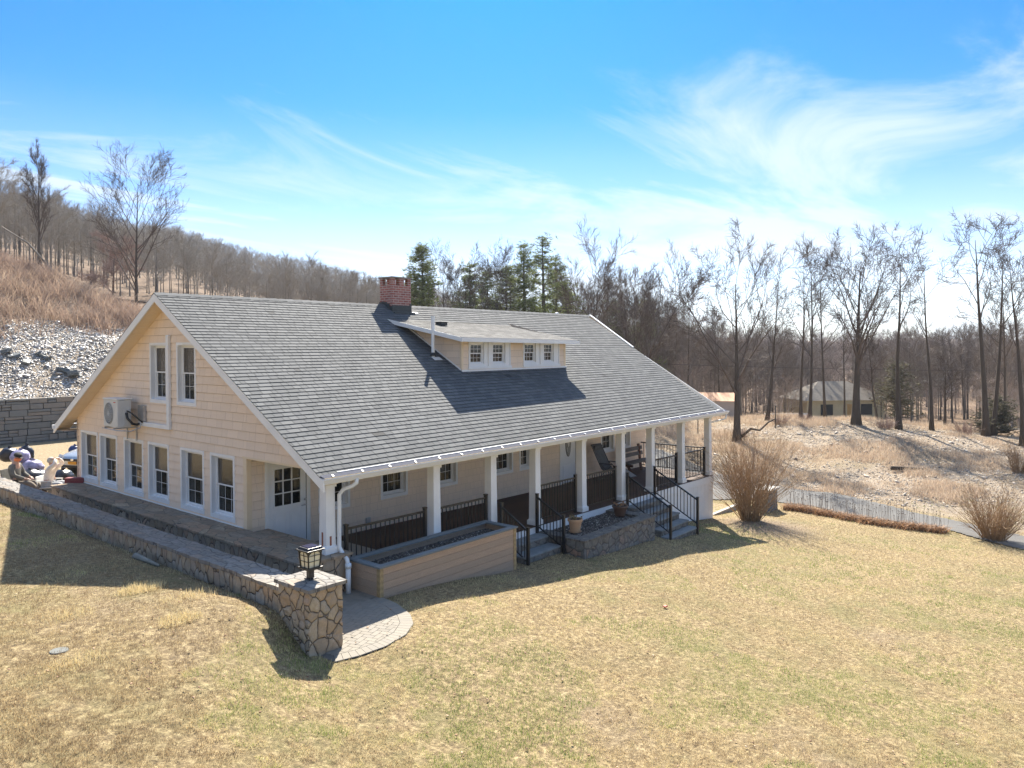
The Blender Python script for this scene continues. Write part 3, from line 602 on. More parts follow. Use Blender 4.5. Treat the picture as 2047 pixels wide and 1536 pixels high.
def column(x,zb):
    c=MB(); q=lambda w,z:[(x-w,-w,z),(x+w,-w,z),(x+w,w,z),(x-w,w,z)]
    c.hexa(q(.115,zb+.12),q(.10,1.36)); co=c.build('column',WHITE,house)
    b=MB(); b.hexa(q(.155,zb),q(.155,zb+.12)); b.hexa(q(.135,zb+.12),q(.118,zb+.16)); b.build('column_base',WHITE,co,bevel=.006)
    b=MB(); b.hexa(q(.13,1.30),q(.13,1.358)); b.build('column_cap',WHITE,co,bevel=.004)
for x in CX: column(x,0.0 if x==0 else fz(x))
mb=MB(); mb.box(-.03,.012,-.118,-.108,.05,.34); mb.box(-.125,-.117,-.02,.02,.03,.42); mb.build('exposed_wood',M_plain('bare_wood',(.30,.12,.07),.9,.3,8),house)
def railing(a,b,y0=0,y1=0,post=True,pa=False,name='porch_railing'):
    r=MB(); z=lambda x:fz(x); pt=lambda t,h:(a+(b-a)*t,y0+(y1-y0)*t,z(a+(b-a)*t)+h)
    r.bar(pt(0,.99),pt(1,.99),.045,.04); r.bar(pt(0,.10),pt(1,.10),.032,.03)
    L=math.hypot(b-a,y1-y0); n=max(2,int(round(L/.125)))
    for i in range(1,n): t=i/n; r.bar(pt(t,.105),pt(t,.98),.018,.018)
    o=r.build(name,BLACKM,house)
    for t in ([1] if post else [])+([0] if pa else []):
        p=MB(); q=pt(t,0); p.box(q[0]-.035,q[0]+.035,q[1]-.035,q[1]+.035,q[2],q[2]+1.06); p.box(q[0]-.042,q[0]+.042,q[1]-.042,q[1]+.042,q[2]+1.06,q[2]+1.085); p.build('post',BLACKM,o)
    return o
railing(.45,2.62,pa=True); railing(3.05,4.66); railing(6.78,8.48); railing(8.98,10.60); railing(13.0,14.62); railing(15.13,16.82)
railing(17.12,17.121,.16,2.84,post=False)
# downspouts
dp=MB(); dp.tube([(.40,EY-.06,1.46),(.40,EY-.06,1.37),(.36,-.33,1.30),(.22,-.22,1.24),(.17,-.165,1.14),(.16,-.16,.30),(.16,-.16,.10),(.18,-.24,-.02),(.16,-.40,-.10),(.15,-.45,-.2)],.042,10); dp.tube([(.15,-.45,-.17),(.15,-.45,-.26)],.062,12); dp.tube([(.15,-.45,-.24),(.15,-.45,-.78)],.052,12); dp.build('downspout',PVC,house,smooth=True)
dp=MB(); dp.tube([(17.82,EY-.06,1.46),(17.82,EY-.06,1.28),(17.7,-.2,1.2),(17.28,.0,1.14),(17.25,.06,1.0),(17.25,.06,-.7)],.035,8); dp.build('downspout',PVC,house,smooth=True)
# ---------------- dormer
DX0,DX1,DY,DZ=6.72,11.82,2.76,3.33
DH=[(7.0,8.9,3.46,4.2),(9.54,11.47,3.40,4.17)]
DF=((0,DY,0),(1,0,0),(0,0,1),(0,-1,0))
dr=courses('dormer',DF,[(DX0,DZ),(DX1,DZ-.01),(DX1,4.26),(DX0,4.30)],.198,(.3,.5),.005,.016,SIDING,house,[(7.05,8.85,3.5,4.15),(9.6,11.4,3.5,4.15)],hgap=.009,rng=random.Random(2))
SFr=((DX0,0,0),(0,1,0),(0,0,1),(-1,0,0))
dz=lambda y:4.33+.19*(y-2.4)   # underside of dormer roof
courses('dormer_cheek',SFr,[(DY,DZ),(DY,dz(DY)-.1),(5.1,dz(5.1)-.1)],.198,(.4,.7),.005,.016,SIDING,dr,v0=DZ-.01,hgap=.009,rng=random.Random(2))
courses('dormer_cheek',((DX1,0,0),(0,1,0),(0,0,1),(1,0,0)),[(DY,DZ),(DY,dz(DY)-.1),(5.1,dz(5.1)-.1)],.198,(.4,.7),.005,.016,SIDING,dr,v0=DZ-.01,hgap=.009,rng=random.Random(2))
mb=MB(); mb.box(DX0+.01,7.05,DY+.005,DY+.02,DZ,4.28); mb.box(8.85,9.6,DY+.005,DY+.02,DZ,4.28); mb.box(11.4,DX1-.01,DY+.005,DY+.02,DZ,4.28)
for s,x in ((1,DX0+.008),(-1,DX1-.008)): mb.add([(x,DY+.005,DZ),(x,DY+.005,4.28),(x,5.3,dz(5.3))],[(0,1,2)])
mb.box(DX0+.01,DX1-.01,DY+.30,DY+.32,DZ,4.28); mb.box(DX0+.01,DX1-.01,DY+.005,DY+.32,DZ-.02,DZ+.05)
mb.build('dormer_wall',SIDING,dr)
mb=MB(); mb.box(DX0-.02,DX0+.06,DY-.022,DY+.05,DZ-.02,4.26); mb.box(DX1-.05,DX1+.03,DY-.022,DY+.05,DZ-.02,4.24); mb.build('corner_board',SOFFIT,dr)
mb=MB(); mb.box(DX0-.02,DX1+.05,DY-.05,DY+.0,DZ-.045,DZ+.03); mb.build('apron_flashing',WHITE2,dr)
# cheek flashing
mb=MB(); mb.hexa([(DX0-.03,DY,rz(DY)+.01),(DX0,DY,rz(DY)+.01),(DX0,DY,rz(DY)+.05),(DX0-.03,DY,rz(DY)+.05)],[(DX0-.03,5.3,rz(5.3)+.01),(DX0,5.3,rz(5.3)+.01),(DX0,5.3,rz(5.3)+.05),(DX0-.03,5.3,rz(5.3)+.05)]); mb.build('cheek_flashing',WHITE,dr)
RX0,RX1=6.32,12.1; s19=math.sqrt(1+.19**2); DE=2.36
def dzt(x): return 0
DRF=((0,DE,4.385),(1,-0.0,-.013),(0,1/s19,.19/s19),(0,-.19/s19,1/s19))
dshr=courses('dormer_roof',DRF,[(RX0,0),(RX1,0),(RX1,3.2),(RX0,3.45)],.14,(.12,.34),.001,.008,M_ramp('tan_shingles',[(0,(.05,.048,.045)),(.002,(.115,.112,.107)),(.5,(.17,.166,.158)),(1,(.235,.228,.216))],.85,0),dr,rng=random.Random(6))
mb=MB(); ze=lambda x:4.385-.013*x+.0
X0,X1=RX0,RX1; o=(DE,)
L=3.45/s19; mb.add([(X0,DE,ze(X0)-.03),(X1,DE,ze(X1)-.03),(X1,DE+L*.93,ze(X1)+.19*L*.93-.03),(X0,DE+L,ze(X0)+.19*L-.03)],[(0,1,2,3)]); mb.add([(X0,DE,ze(X0)-.10),(X1,DE,ze(X1)-.10),(X1,DY+1.2,ze(X1)-.10+.19*1.6),(X0,DY+1.2,ze(X0)-.10+.19*1.6)],[(3,2,1,0)]); mb.build('roof_underlay',TARM,dr)
mb=MB(); mb.hexa([(X0-.02,DE-.025,ze(X0)-.125),(X1+.02,DE-.025,ze(X1)-.125),(X1+.02,DE,ze(X1)-.125),(X0-.02,DE,ze(X0)-.125)],[(X0-.02,DE-.025,ze(X0)),(X1+.02,DE-.025,ze(X1)),(X1+.02,DE,ze(X1)),(X0-.02,DE,ze(X0))]); mb.build('fascia',WHITE,dr)
for XX in (X0,X1):
    mb=MB(); L2=3.3; mb.hexa([(XX-.02,DE,ze(XX)-.125),(XX+.01,DE,ze(XX)-.125),(XX+.01,DE,ze(XX)-.002),(XX-.02,DE,ze(XX)-.002)],[(XX-.02,DE+L2,ze(XX)+.19*L2-.125),(XX+.01,DE+L2,ze(XX)+.19*L2-.125),(XX+.01,DE+L2,ze(XX)+.19*L2-.002),(XX-.02,DE+L2,ze(XX)+.19*L2-.002)]); mb.build('rake_board',WHITE,dr)
m=lmap('y',DY)
for (a,b,c,d_),subs in ((DH[0],((7.06,7.70),(8.04,8.68))),(DH[1],((9.60,10.22),(10.58,11.20)))):
    t=MB(); c=DZ+.06
    for r in _holes([(a,b,c,d_)],[(s0,s1,3.50,4.16) for s0,s1 in subs]): lbox(t,m,r[0],r[1],-.01,.02,r[2],r[3])
    ring(t,m,a,b,c,d_,.03,.02,.04); lbox(t,m,(a+b)/2-.1,(a+b)/2+.1,.0205,.05,c,d_-.03); lbox(t,m,a-.02,b+.02,.0,.07,c-.02,c+.05)
    cs_=t.build('window_surround',WHITE2,house)
    for s0,s1 in subs: 
        window('y',DY,s0,s1,3.495,4.165,rec=.06,trim=.02,sill=.03,cols=3,rows=2,screen=False,mz=.04)
# ---------------- chimney
ch0=MB(); x0,x1,y0,y1=6.95,7.75,6.02,6.62; ch0.box(x0,x1,y0,y1,4.9,6.02)
for a,b in ((x0,x0+.13),((x0+x1)/2-.1,(x0+x1)/2+.1),(x1-.13,x1)): ch0.box(a,b,y0,y0+.13,6.02,6.25); ch0.box(a,b,y1-.13,y1,6.02,6.25)
chm=ch0.build('chimney',BRICK,house)
mb=MB(); mb.box(x0-.04,x1+.03,y0-.04,y1+.04,6.25,6.295); mb.build('chimney_cap',M_plain('cap_slab',(.24,.22,.19),.85,.2,6),chm)
mb=MB()
for k in range(4): a=x0+k*.2; 
mb.box(x0-.012,x1+.012,y0-.02,y0-.0,rz(y0)-.02,rz(y0)+.20); mb.box(x1-.06,x1+.012,y0-.022,y0,rz(y0)+.19,rz(y0)+.27)
for k in range(5): ya=y0+k*.125; mb.box(x0-.02,x0-.0,ya,ya+.122,rz(min(ya,RY))-.03,rz(min(ya+.122,RY))+.10+.02*(k%2))
mb.box(x0-.03,x1+.05,y0-.16,y0-.02,rz(y0-.1)-.03,rz(y0-.1)+.035); mb.build('flashing',FLASH,chm)
mb=MB(); mb.hexa([(x1,y0-.14,rz(y0-.14)+.016),(x1+.2,y0-.14,rz(y0-.14)+.016),(x1+.2,y0-.05,rz(y0-.05)+.016),(x1,y0-.05,rz(y0-.05)+.016)],[(x1,y0-.14,rz(y0-.14)+.03),(x1+.2,y0-.14,rz(y0-.14)+.03),(x1+.2,y0-.05,rz(y0-.05)+.03),(x1,y0-.05,rz(y0-.05)+.03)]); mb.build('flashing_tab',WHITE,chm)
# pipes and vents
mb=MB(); px,py=6.30,3.50; zb=rz(py); mb.tube([(px,py,zb-.05),(px,py,4.93)],.05,14); vp=mb.build('vent_pipe',PVC,house,smooth=False)
mb=MB(); mb.lathe([(.10,0),(.075,.05),(.055,.1)],(px,py,zb+.02),16); mb.build('boot',TARM,vp,smooth=True)
mb=MB(); mb.hexa([(px-.12,py-.2,rz(py-.2)+.014),(px+.2,py-.2,rz(py-.2)+.014),(px+.2,py-.05,rz(py-.05)+.014),(px-.12,py-.05,rz(py-.05)+.014)],[(px-.12,py-.2,rz(py-.2)+.02),(px+.2,py-.2,rz(py-.2)+.02),(px+.2,py-.05,rz(py-.05)+.02),(px-.12,py-.05,rz(py-.05)+.02)]); mb.build('base_flashing',WHITE,vp)
mb=MB(); vx,vy=7.72,4.55; vz=4.385-.013*vx+.19*(vy-DE); mb.box(vx-.16,vx+.12,vy-.12,vy+.14,vz,vz+.10); mb.box(vx-.19,vx+.15,vy-.15,vy+.17,vz+.10,vz+.125); mb.build('roof_vent',TARM,house,bevel=.01)
mb=MB(); mb.lathe([(.13,0),(.13,.12),(.22,.15),(.24,.22),(.20,.30),(.10,.34),(.09,.4),(.05,.44)],(17.15,7.0,rz(7.0)),20); mb.build('roof_ventilator',WHITE2,house,smooth=True)
# line cover on the gable
mb=MB(); mb.box(-.09,-.016,6.39,6.52,1.98,4.36); mb.box(-.09,-.016,6.5202,8.12,1.98,2.09); mb.build('line_cover',WHITE2,house,bevel=.008)
# ---------------- mini-split on the wall
ac=empty('air_conditioner_unit',(-.35,8.65,1.95)); tag(ac,'beige outdoor air-conditioning unit bracketed high on the gable wall','air conditioner')
b=MB(); b.box(-.58,-.22,8.20,9.06,1.95,2.68); b.build('casing',ACM,ac,bevel=.02)
b=MB(); b.box(-.60,-.20,8.18,9.08,2.681,2.71); b.build('top_panel',PVC,ac,bevel=.01)
b=MB(); N=30
b.add([(-.586,8.72+.27*math.cos(2*math.pi*i/N),2.31+.29*math.sin(2*math.pi*i/N)) for i in range(N)],[tuple(range(N))]); b.build('fan_opening',ACD,ac)
b=MB()
for rr_ in (.06,.11,.16,.21,.26):
    b.tube([(-.592,8.72+rr_*math.cos(2*math.pi*i/N),2.31+rr_*1.07*math.sin(2*math.pi*i/N)) for i in range(N+1)],.006,5,False)
for k in range(8): a=math.pi*k/8; b.tube([(-.596,8.72+.27*math.cos(a),2.31+.29*math.sin(a)),(-.596,8.72-.27*math.cos(a),2.31-.29*math.sin(a))],.004,5,False)
b.build('grille',ACM,ac)
b=MB(); b.box(-.588,-.5805,8.30,8.42,2.60,2.62); b.build('red_badge',RED,ac)
b=MB(); b.box(-.42,-.26,8.185,8.199,2.0,2.45); b.build('service_panel',ACM,ac)
b=MB(); b.tube([(-.36,8.17,2.32),(-.40,8.02,2.2),(-.30,7.95,2.05),(-.18,7.98,2.02),(-.10,8.05,2.03)],.035,8); b.tube([(-.34,8.17,2.38),(-.34,7.96,2.35),(-.22,7.84,2.2),(-.10,7.84,2.08)],.02,8); b.build('hose',COPPER,ac,smooth=True)
b=MB(); b.box(-.10,-.02,7.78,8.1,2.1,2.52); b.build('disconnect_box',GALV,ac)
for y in (8.35,8.92): b=MB(); b.box(-.62,-.016,y-.02,y+.02,1.905,1.945); b.box(-.05,-.016,y-.02,y+.02,1.55,1.904); b.build('bracket',GALV,ac)
b=MB(); b.tube([(-.60,9.1,1.90),(-.6,8.2,1.885),(-.35,7.95,1.86),(-.15,7.85,1.95),(-.12,7.85,2.05)],.013,6); b.build('drain_pipe',GALV,ac)
# ---------------------------------------------------------------- stone work
def n3(x,y,z,s,seed): return vnoise(x*s+z*s*1.7,y*s-z*s*1.3,seed)*.6+vnoise(x*s*2.3-z*s*2,y*s*2.3+z*s,seed+3)*.4-.5
def rough_box(x0,x1,y0,y1,z0,z1,step,amp,s=4.,skip=()):
    mb=MB(); key={}
    def vid(x,y,z):
        k=(round(x,4),round(y,4),round(z,4))
        if k not in key:
            key[k]=len(mb.v); mb.v.append((x+float(n3(x,y,z,s,1))*amp*2,y+float(n3(x,y,z,s,7))*amp*2,z+float(n3(x,y,z,s,13))*amp))
        return key[k]
    def lin(a,b): n=max(1,int(round((b-a)/step))); return [a+(b-a)*i/n for i in range(n+1)]
    X,Y,Z=lin(x0,x1),lin(y0,y1),lin(z0,z1)
    def grid(A,B,f):
        for i in range(len(A)-1):
            for j in range(len(B)-1): mb.f.append((f(A[i],B[j]),f(A[i+1],B[j]),f(A[i+1],B[j+1]),f(A[i],B[j+1]))); mb.t.append(.5)
    grid(X,Y,lambda a,b:vid(a,b,z1)); grid(X,Y,lambda a,b:vid(a,b,z0))
    grid(X,Z,lambda a,b:vid(a,y0,b)); grid(X,Z,lambda a,b:vid(a,y1,b)); grid(Y,Z,lambda a,b:vid(x0,a,b)); grid(Y,Z,lambda a,b:vid(x1,a,b))
    return mb
wl=empty('stone_wall',(-1.87,8,-.3)); tag(wl,'long low tan fieldstone wall with flat capstones running back from the lantern pillar','stone wall')
mb=rough_box(-2.10,-1.64,-1.64,20.5,-.95,.12,.10,.022); mb.build('wall_body',STONE_W,wl)
mb=rough_box(-2.135,-1.60,-1.64,20.5,.121,.185,.07,.028,6); mb.build('capstones',CAPM,wl)
pl=empty('stone_pillar',(-1.83,-2.06,-.8)); tag(pl,'square tan fieldstone pillar with flagstone cap carrying the lantern at the patio','stone pillar')
rough_box(-2.15,-1.53,-2.47,-1.64,-1.0,.28,.05,.028,6).build('pillar_body',STONE_P,pl)
rough_box(-2.20,-1.47,-2.53,-1.60,.281,.335,.05,.014,7).build('pillar_cap',CAPM,pl)
tr=empty('stone_terrace',(-.4,5,-.7)); tag(tr,'raised brown flagstone terrace ledge running along the foot of the gable wall','stone terrace')
rough_box(-.78,-.001,-.33,12.3,-1.0,-.05,.10,.014).build('terrace_body',STONE_T,tr)
rough_box(-.001,.28,-.33,2.6,-1.0,-.05,.10,.010).build('terrace_body',STONE_T,tr)
rough_box(-.82,-.03,-.37,12.33,-.049,.004,.08,.012,6).build('flagstones',FLAG,tr); rough_box(-.029,.33,-.37,2.62,-.049,.004,.08,.010,6).build('flagstones',FLAG,tr)
# lantern
lt=empty('post_lantern',(-1.83,-2.05,.34)); tag(lt,'black square post lantern with arched cream glass standing on the stone pillar','lantern')
lx,ly,lz=-1.83,-2.05,.335; 
mb=MB(); mb.box(lx-.045,lx+.045,ly-.045,ly+.045,lz,lz+.18); mb.box(lx-.07,lx+.07,ly-.07,ly+.07,lz-.005,lz+.02); mb.build('stem',BLACKM,lt,bevel=.006)
mb=MB(); mb.box(lx-.145,lx+.145,ly-.145,ly+.145,lz+.18,lz+.205); mb.box(lx-.10,lx+.10,ly-.10,ly+.10,lz+.155,lz+.18); mb.build('lower_tray',BLACKM,lt,bevel=.004)
mb=MB()
hw0,hw1=.105,.125; z0,z1=lz+.205,lz+.47
for sx in (-1,1):
    for sy in (-1,1): mb.bar((lx+sx*hw0,ly+sy*hw0,z0),(lx+sx*hw1,ly+sy*hw1,z1),.018,.018)
for (ax,ay) in ((1,0),(-1,0),(0,1),(0,-1)):
    tx,ty=-ay,ax; q=lambda u,z:(lx+ax*(hw0+(hw1-hw0)*(z-z0)/(z1-z0))+tx*u,ly+ay*(hw0+(hw1-hw0)*(z-z0)/(z1-z0))+ty*u,z)
    mb.bar(q(0,z0),q(0,z1),.008,.008); mb.bar(q(-.11,z0+.10),q(.11,z0+.10),.008,.008); mb.bar(q(-.11,z0+.19),q(.11,z0+.19),.008,.008)
    ar=[q(.112*math.cos(math.pi*i/10),z1-.07+.065*math.sin(math.pi*i/10)) for i in range(11)]; mb.tube(ar,.008,5,False)
    mb.bar(q(-.12,z1-.005),q(.12,z1-.005),.016,.02)
mb.build('cage',BLACKM,lt)
mb=MB(); q=lambda w,z:[(lx-w,ly-w,z),(lx+w,ly-w,z),(lx+w,ly+w,z),(lx-w,ly+w,z)]; mb.hexa(q(.098,z0+.002),q(.116,z1-.004)); mb.build('glass',FROST,lt)
mb=MB(); mb.hexa(q(.165,z1),q(.165,z1+.02)); mb.hexa(q(.14,z1+.0201),q(.125,z1+.055)); mb.build('lantern_roof',BLACKM,lt,bevel=.004)
mb=MB(); mb.box(lx-.10,lx+.10,ly-.10,ly+.10,z1+.0555,z1+.064); mb.build('solar_panel',M_plain('solar_panel',(.02,.025,.06),.12,.1,20),lt)
# ---------------------------------------------------------------- patio pavers in herringbone
PATZ=-.742
arc=[(.42,-1.02),(.36,-1.63),(.14,-2.24),(-.13,-2.61),(-.55,-2.88),(-1.08,-2.99),(-1.57,-2.95),(-1.95,-2.84)]
arcp=[Vector((a,b,0)) for a,b in arc]
def offs(pts,d):
    c=Vector((-1.0,-1.4,0)); return [p+(c-p).normalized()*d for p in pts]
inner=offs(arcp,.24)
reg=[(p.x,p.y) for p in inner]+[(-2.2,-1.0),(-2.2,-.3),(.17,-.3)]
hp=convex_halfplanes(reg); mb=MB(); rr=random.Random(21)
L,W=.21,.105; c45,s45=math.cos(rad(45)),math.sin(rad(45))
def paver(poly,t,z=PATZ):
    n=len(poly); 
    if n<3: return
    cx=sum(p[0] for p in poly)/n; cy=sum(p[1] for p in poly)/n; k=.945
    v=[(cx+(x-cx)*k,cy+(y-cy)*k,z) for x,y in poly]+[(x,y,z-.012) for x,y in poly]
    mb.add(v,[tuple(range(n))]+[(i,(i+1)%n,n+(i+1)%n,n+i) for i in range(n)],t)
def herring(mapf,region_hps,N=40):
    for i in range(-N,N):
        for j in range(-N,N):
            # two-brick herringbone cell
            bx=W*(i*1.0)+W*2*j*1.0; by=W*i-0*W
            for hor in (0,1):
                ox=(i*W)+(j*4*W if False else j*2*L); oy=(i*W)
                if hor: r=[(ox,oy),(ox+L,oy),(ox+L,oy+W),(ox,oy+W)]
                else: r=[(ox+3*W,oy),(ox+4*W,oy),(ox+4*W,oy+L),(ox+3*W,oy+L)]
                r2=None
                p=[mapf(*q) for q in r]
                for h in region_hps:
                    p=clip(p,*h)
                    if len(p)<3: break
                if len(p)>=3:
                    a=abs(sum(p[k][0]*p[(k+1)%len(p)][1]-p[(k+1)%len(p)][0]*p[k][1] for k in range(len(p))))/2
                    if a>4e-4: paver(p,.05+.95*rr.random())
ang=rad(20); ca,sa=math.cos(ang),math.sin(ang)
herring(lambda x,y:(-.8+(x*ca-y*sa),-1.6+(x*sa+y*ca)),hp,26)
for i in range(len(arcp)-1):
    a,b,c,d=arcp[i],arcp[i+1],inner[i+1],inner[i]; n=max(1,int(round((b-a).length/.12)))
    for k in range(n):
        f0,f1=k/n,(k+1)/n; p=[a.lerp(b,f0),a.lerp(b,f1),d.lerp(c,f1),d.lerp(c,f0)]; paver([(q.x,q.y) for q in p],rr.uniform(.4,1))
for k in range(7):
    y0_=-1.02+k*.105; mb_x=.42
    for (xa,xb) in ((.12,.27),(.27,.42)): paver([(xa,y0_),(xb,y0_),(xb,y0_+.105),(xa,y0_+.105)],.05+.95*rr.random(),PATZ-.001)
# walkway between the walls
y=-.2
hpw=convex_halfplanes([(-1.66,-1.0),(-.78,-1.0),(-.78,13),(-1.66,13)])
yy=-1.0;row=0
while yy<13:
    xx=-1.7-(row%2)*.1
    while xx<-.75:
        p=[(xx,yy),(xx+.2,yy),(xx+.2,yy+.1),(xx,yy+.1)]
        for h in hpw:
            p=clip(p,*h)
            if len(p)<3: break
        if len(p)>=3: paver(p,.05+.95*rr.random(),PATZ-.002)
        xx+=.2
    yy+=.1;row+=1
pz=mb.build('path',PAVER,None,tone=True); tag(pz,kind='structure')
mb=MB(); n=len(reg); rg=[(p.x,p.y) for p in offs(arcp,.004)]+[(-2.1,-1.0),(-1.65,-1.0),(-1.65,13),(-.78,13),(-.78,-.3),(.5,-.3)]
mb.add([(x,y,PATZ-.010) for x,y in rg],[tuple(range(len(rg)))],.008); b=mb.build('path_bed',PAVER,None,tone=True); tag(b,kind='structure')
# ---------------------------------------------------------------- timber planter
pb=empty('wooden_planter_box',(2.4,-.66,-.9)); tag(pb,'long weathered timber planter box filled with gravel in front of the porch','planter box')
x0,x1,y0,y1,zt=.36,4.43,-1.14,-.20,-.19
b=MB(); rr=random.Random(31); z=zt; k=0
while z>-1.6: 
    zl=z-.145; t=rr.random(); b.box(x0+.03,x1-.03,y0,y0+.035,zl+.005,z,t); b.box(x0,x0+.035,y0+.036,y1,zl+.005,z,rr.random()); b.box(x1-.035,x1,y0+.036,y1,zl+.005,z,rr.random()); b.box(x0+.04,x1-.04,y1-.035,y1,zl+.005,z,t); z=zl
b.build('boards',PLWOOD,pb,tone=True)
for (a,c) in ((x0-.012,y0-.012),(x1-.08,y0-.012)): b=MB(); b.box(a,a+.092,c,c+.092,-1.6,zt-.001); b.build('corner_post',POSTW,pb,tone=True)
b=MB()
for (xa,xb,ya,yb) in ((x0-.04,x1+.04,y0-.04,y0+.12),(x0-.04,x1+.04,y1-.12,y1+.04)): b.box(xa,xb,ya,yb,zt,zt+.035,.2)
for (xa,xb) in ((x0-.04,x0+.12),(x1-.12,x1+.04)): b.box(xa,xb,y0+.121,y1-.121,zt,zt+.034,.9)
b.build('cap_board',CAPW,pb,tone=True)
def gravel(name,x0,x1,y0,y1,zf,n,size,m,parent,rng,holes=lambda x,y:False):
    V=[];Fq=[];T=[]; base=np.array([(1,0,0),(-1,0,0),(0,1,0),(0,-1,0),(0,0,1),(0,0,-1)],float); oc=np.array([(0,2,4),(2,1,4),(1,3,4),(3,0,4),(2,0,5),(1,2,5),(3,1,5),(0,3,5)])
    c=0
    for i in range(n):
        x,y=rng.uniform(x0,x1),rng.uniform(y0,y1)
        if holes(x,y): continue
        s=size*rng.uniform(.5,1.4); v=base*s*np.array([rng.uniform(.7,1.3),rng.uniform(.7,1.3),rng.uniform(.5,.9)]); a=rng.random()*6.3
        v=v@np.array([[math.cos(a),math.sin(a),0],[-math.sin(a),math.cos(a),0],[0,0,1]]); V.append(v+np.array([x,y,zf(x,y)])); Fq.append(oc+c); c+=6; T+= [rng.random()**1.6]*8
    return nmesh(name,np.concatenate(V),[np.concatenate(Fq)],m,parent,tone=T)
b=MB(); b.box(x0+.05,x1-.05,y0+.05,y1-.05,-.9,zt-.14); b.build('soil',SOIL,pb)
gr=gravel('gravel_fill',x0+.06,x1-.06,y0+.06,y1-.06,lambda x,y:zt-.14,5200,.022,GRAVEL,pb,random.Random(5)); gr['kind']='stuff'
# ---------------------------------------------------------------- stone planter bed between the stairs
sp=empty('stone_planter_bed',(8.4,-.9,-1.2)); tag(sp,'grey fieldstone raised bed of dark mulch between the two entry stairs','planter bed')
rough_box(6.56,10.15,-1.62,-1.30,-2.1,-.90,.09,.02,5).build('bed_wall',GREYST,sp); rough_box(6.56,6.86,-1.299,-.16,-2.1,-.90,.09,.012,5).build('bed_wall',GREYST,sp); rough_box(9.85,10.15,-1.299,-.16,-2.1,-.90,.09,.012,5).build('bed_wall',GREYST,sp)
rough_box(6.53,10.19,-1.66,-1.28,-.899,-.85,.07,.018,7).build('coping',GCAP,sp); rough_box(6.53,6.88,-1.279,-.16,-.899,-.85,.07,.012,7).build('coping',GCAP,sp); rough_box(9.83,10.19,-1.279,-.16,-.899,-.85,.07,.012,7).build('coping',GCAP,sp)
b=MB(); b.box(6.86,9.85,-1.30,-.16,-1.5,-.93); b.build('soil',SOIL,sp)
gr=gravel('mulch',6.88,9.82,-1.26,-.17,lambda x,y:-.925,4200,.026,GRAVEL,sp,random.Random(6)); gr['kind']='stuff'
# ---------------------------------------------------------------- entry stairs
def stairs(name,label,x0,x1,tops,depth,zbase,rails,y0=-.16):
    s=empty(name,((x0+x1)/2,y0-.4,zbase)); tag(s,label,'steps'); y=y0
    for i,zt in enumerate(tops):
        rough_box(x0+.02,x1-.02,y-depth+.03,y-.001 if i==0 else y-.001,zbase-.5,zt-.046,.12,.008,6).build('riser',GREYST,s)
        b=MB(); b.box(x0,x1,y-depth,y-.002+(.0 if i==0 else .028),zt-.045,zt); b.build('tread',BLUEST,s,bevel=.006); y-=depth
    return s
s1=stairs('entry_stairs','short flight of two bluestone steps beside the timber planter box',5.02,6.50,[-.86,-1.06],.40,-1.28,None)
s2=stairs('entry_stairs','taller flight of bluestone steps at the far end of the stone bed',11.0,12.8,[-.93,-1.12,-1.31,-1.50,-1.68],.305,-1.85,None)
def handrail(x,ytop,ztop,ybot,zbot,hfoot_top,hfoot_bot,label,s):
    h=MB(); a=lambda t,dz:(x,ytop+(ybot-ytop)*t,ztop+(zbot-ztop)*t+dz)
    h.bar(a(0,-.05),a(1,-.05),.045,.04); h.bar(a(0.0,-.80),a(1,-.80),.03,.03)
    n=int(abs(ybot-ytop)/.13)+1
    for i in range(1,n+1): t=i/(n+1); h.bar(a(t,-.80),a(t,-.06),.018,.018)
    o=h.build('stair_railing',BLACKM,s)
    for (yy,zz,zf) in ((ytop,ztop,hfoot_top),(ybot,zbot,hfoot_bot)): p=MB(); p.box(x-.033,x+.033,yy-.033,yy+.033,zf,zz+.03); p.box(x-.04,x+.04,yy-.04,yy+.04,zz+.0301,zz+.05); p.build('post',BLACKM,o)
handrail(5.04,-.19,.13,-1.02,-.36,-.88,-1.34,'',s1); handrail(6.47,-.19,.13,-1.04,-.31,-.88,-1.34,'',s1)
handrail(11.03,-.19,.07,-1.66,-.74,-.95,-1.84,'',s2); handrail(12.74,-.19,.05,-1.70,-.77,-.95,-1.93,'',s2)
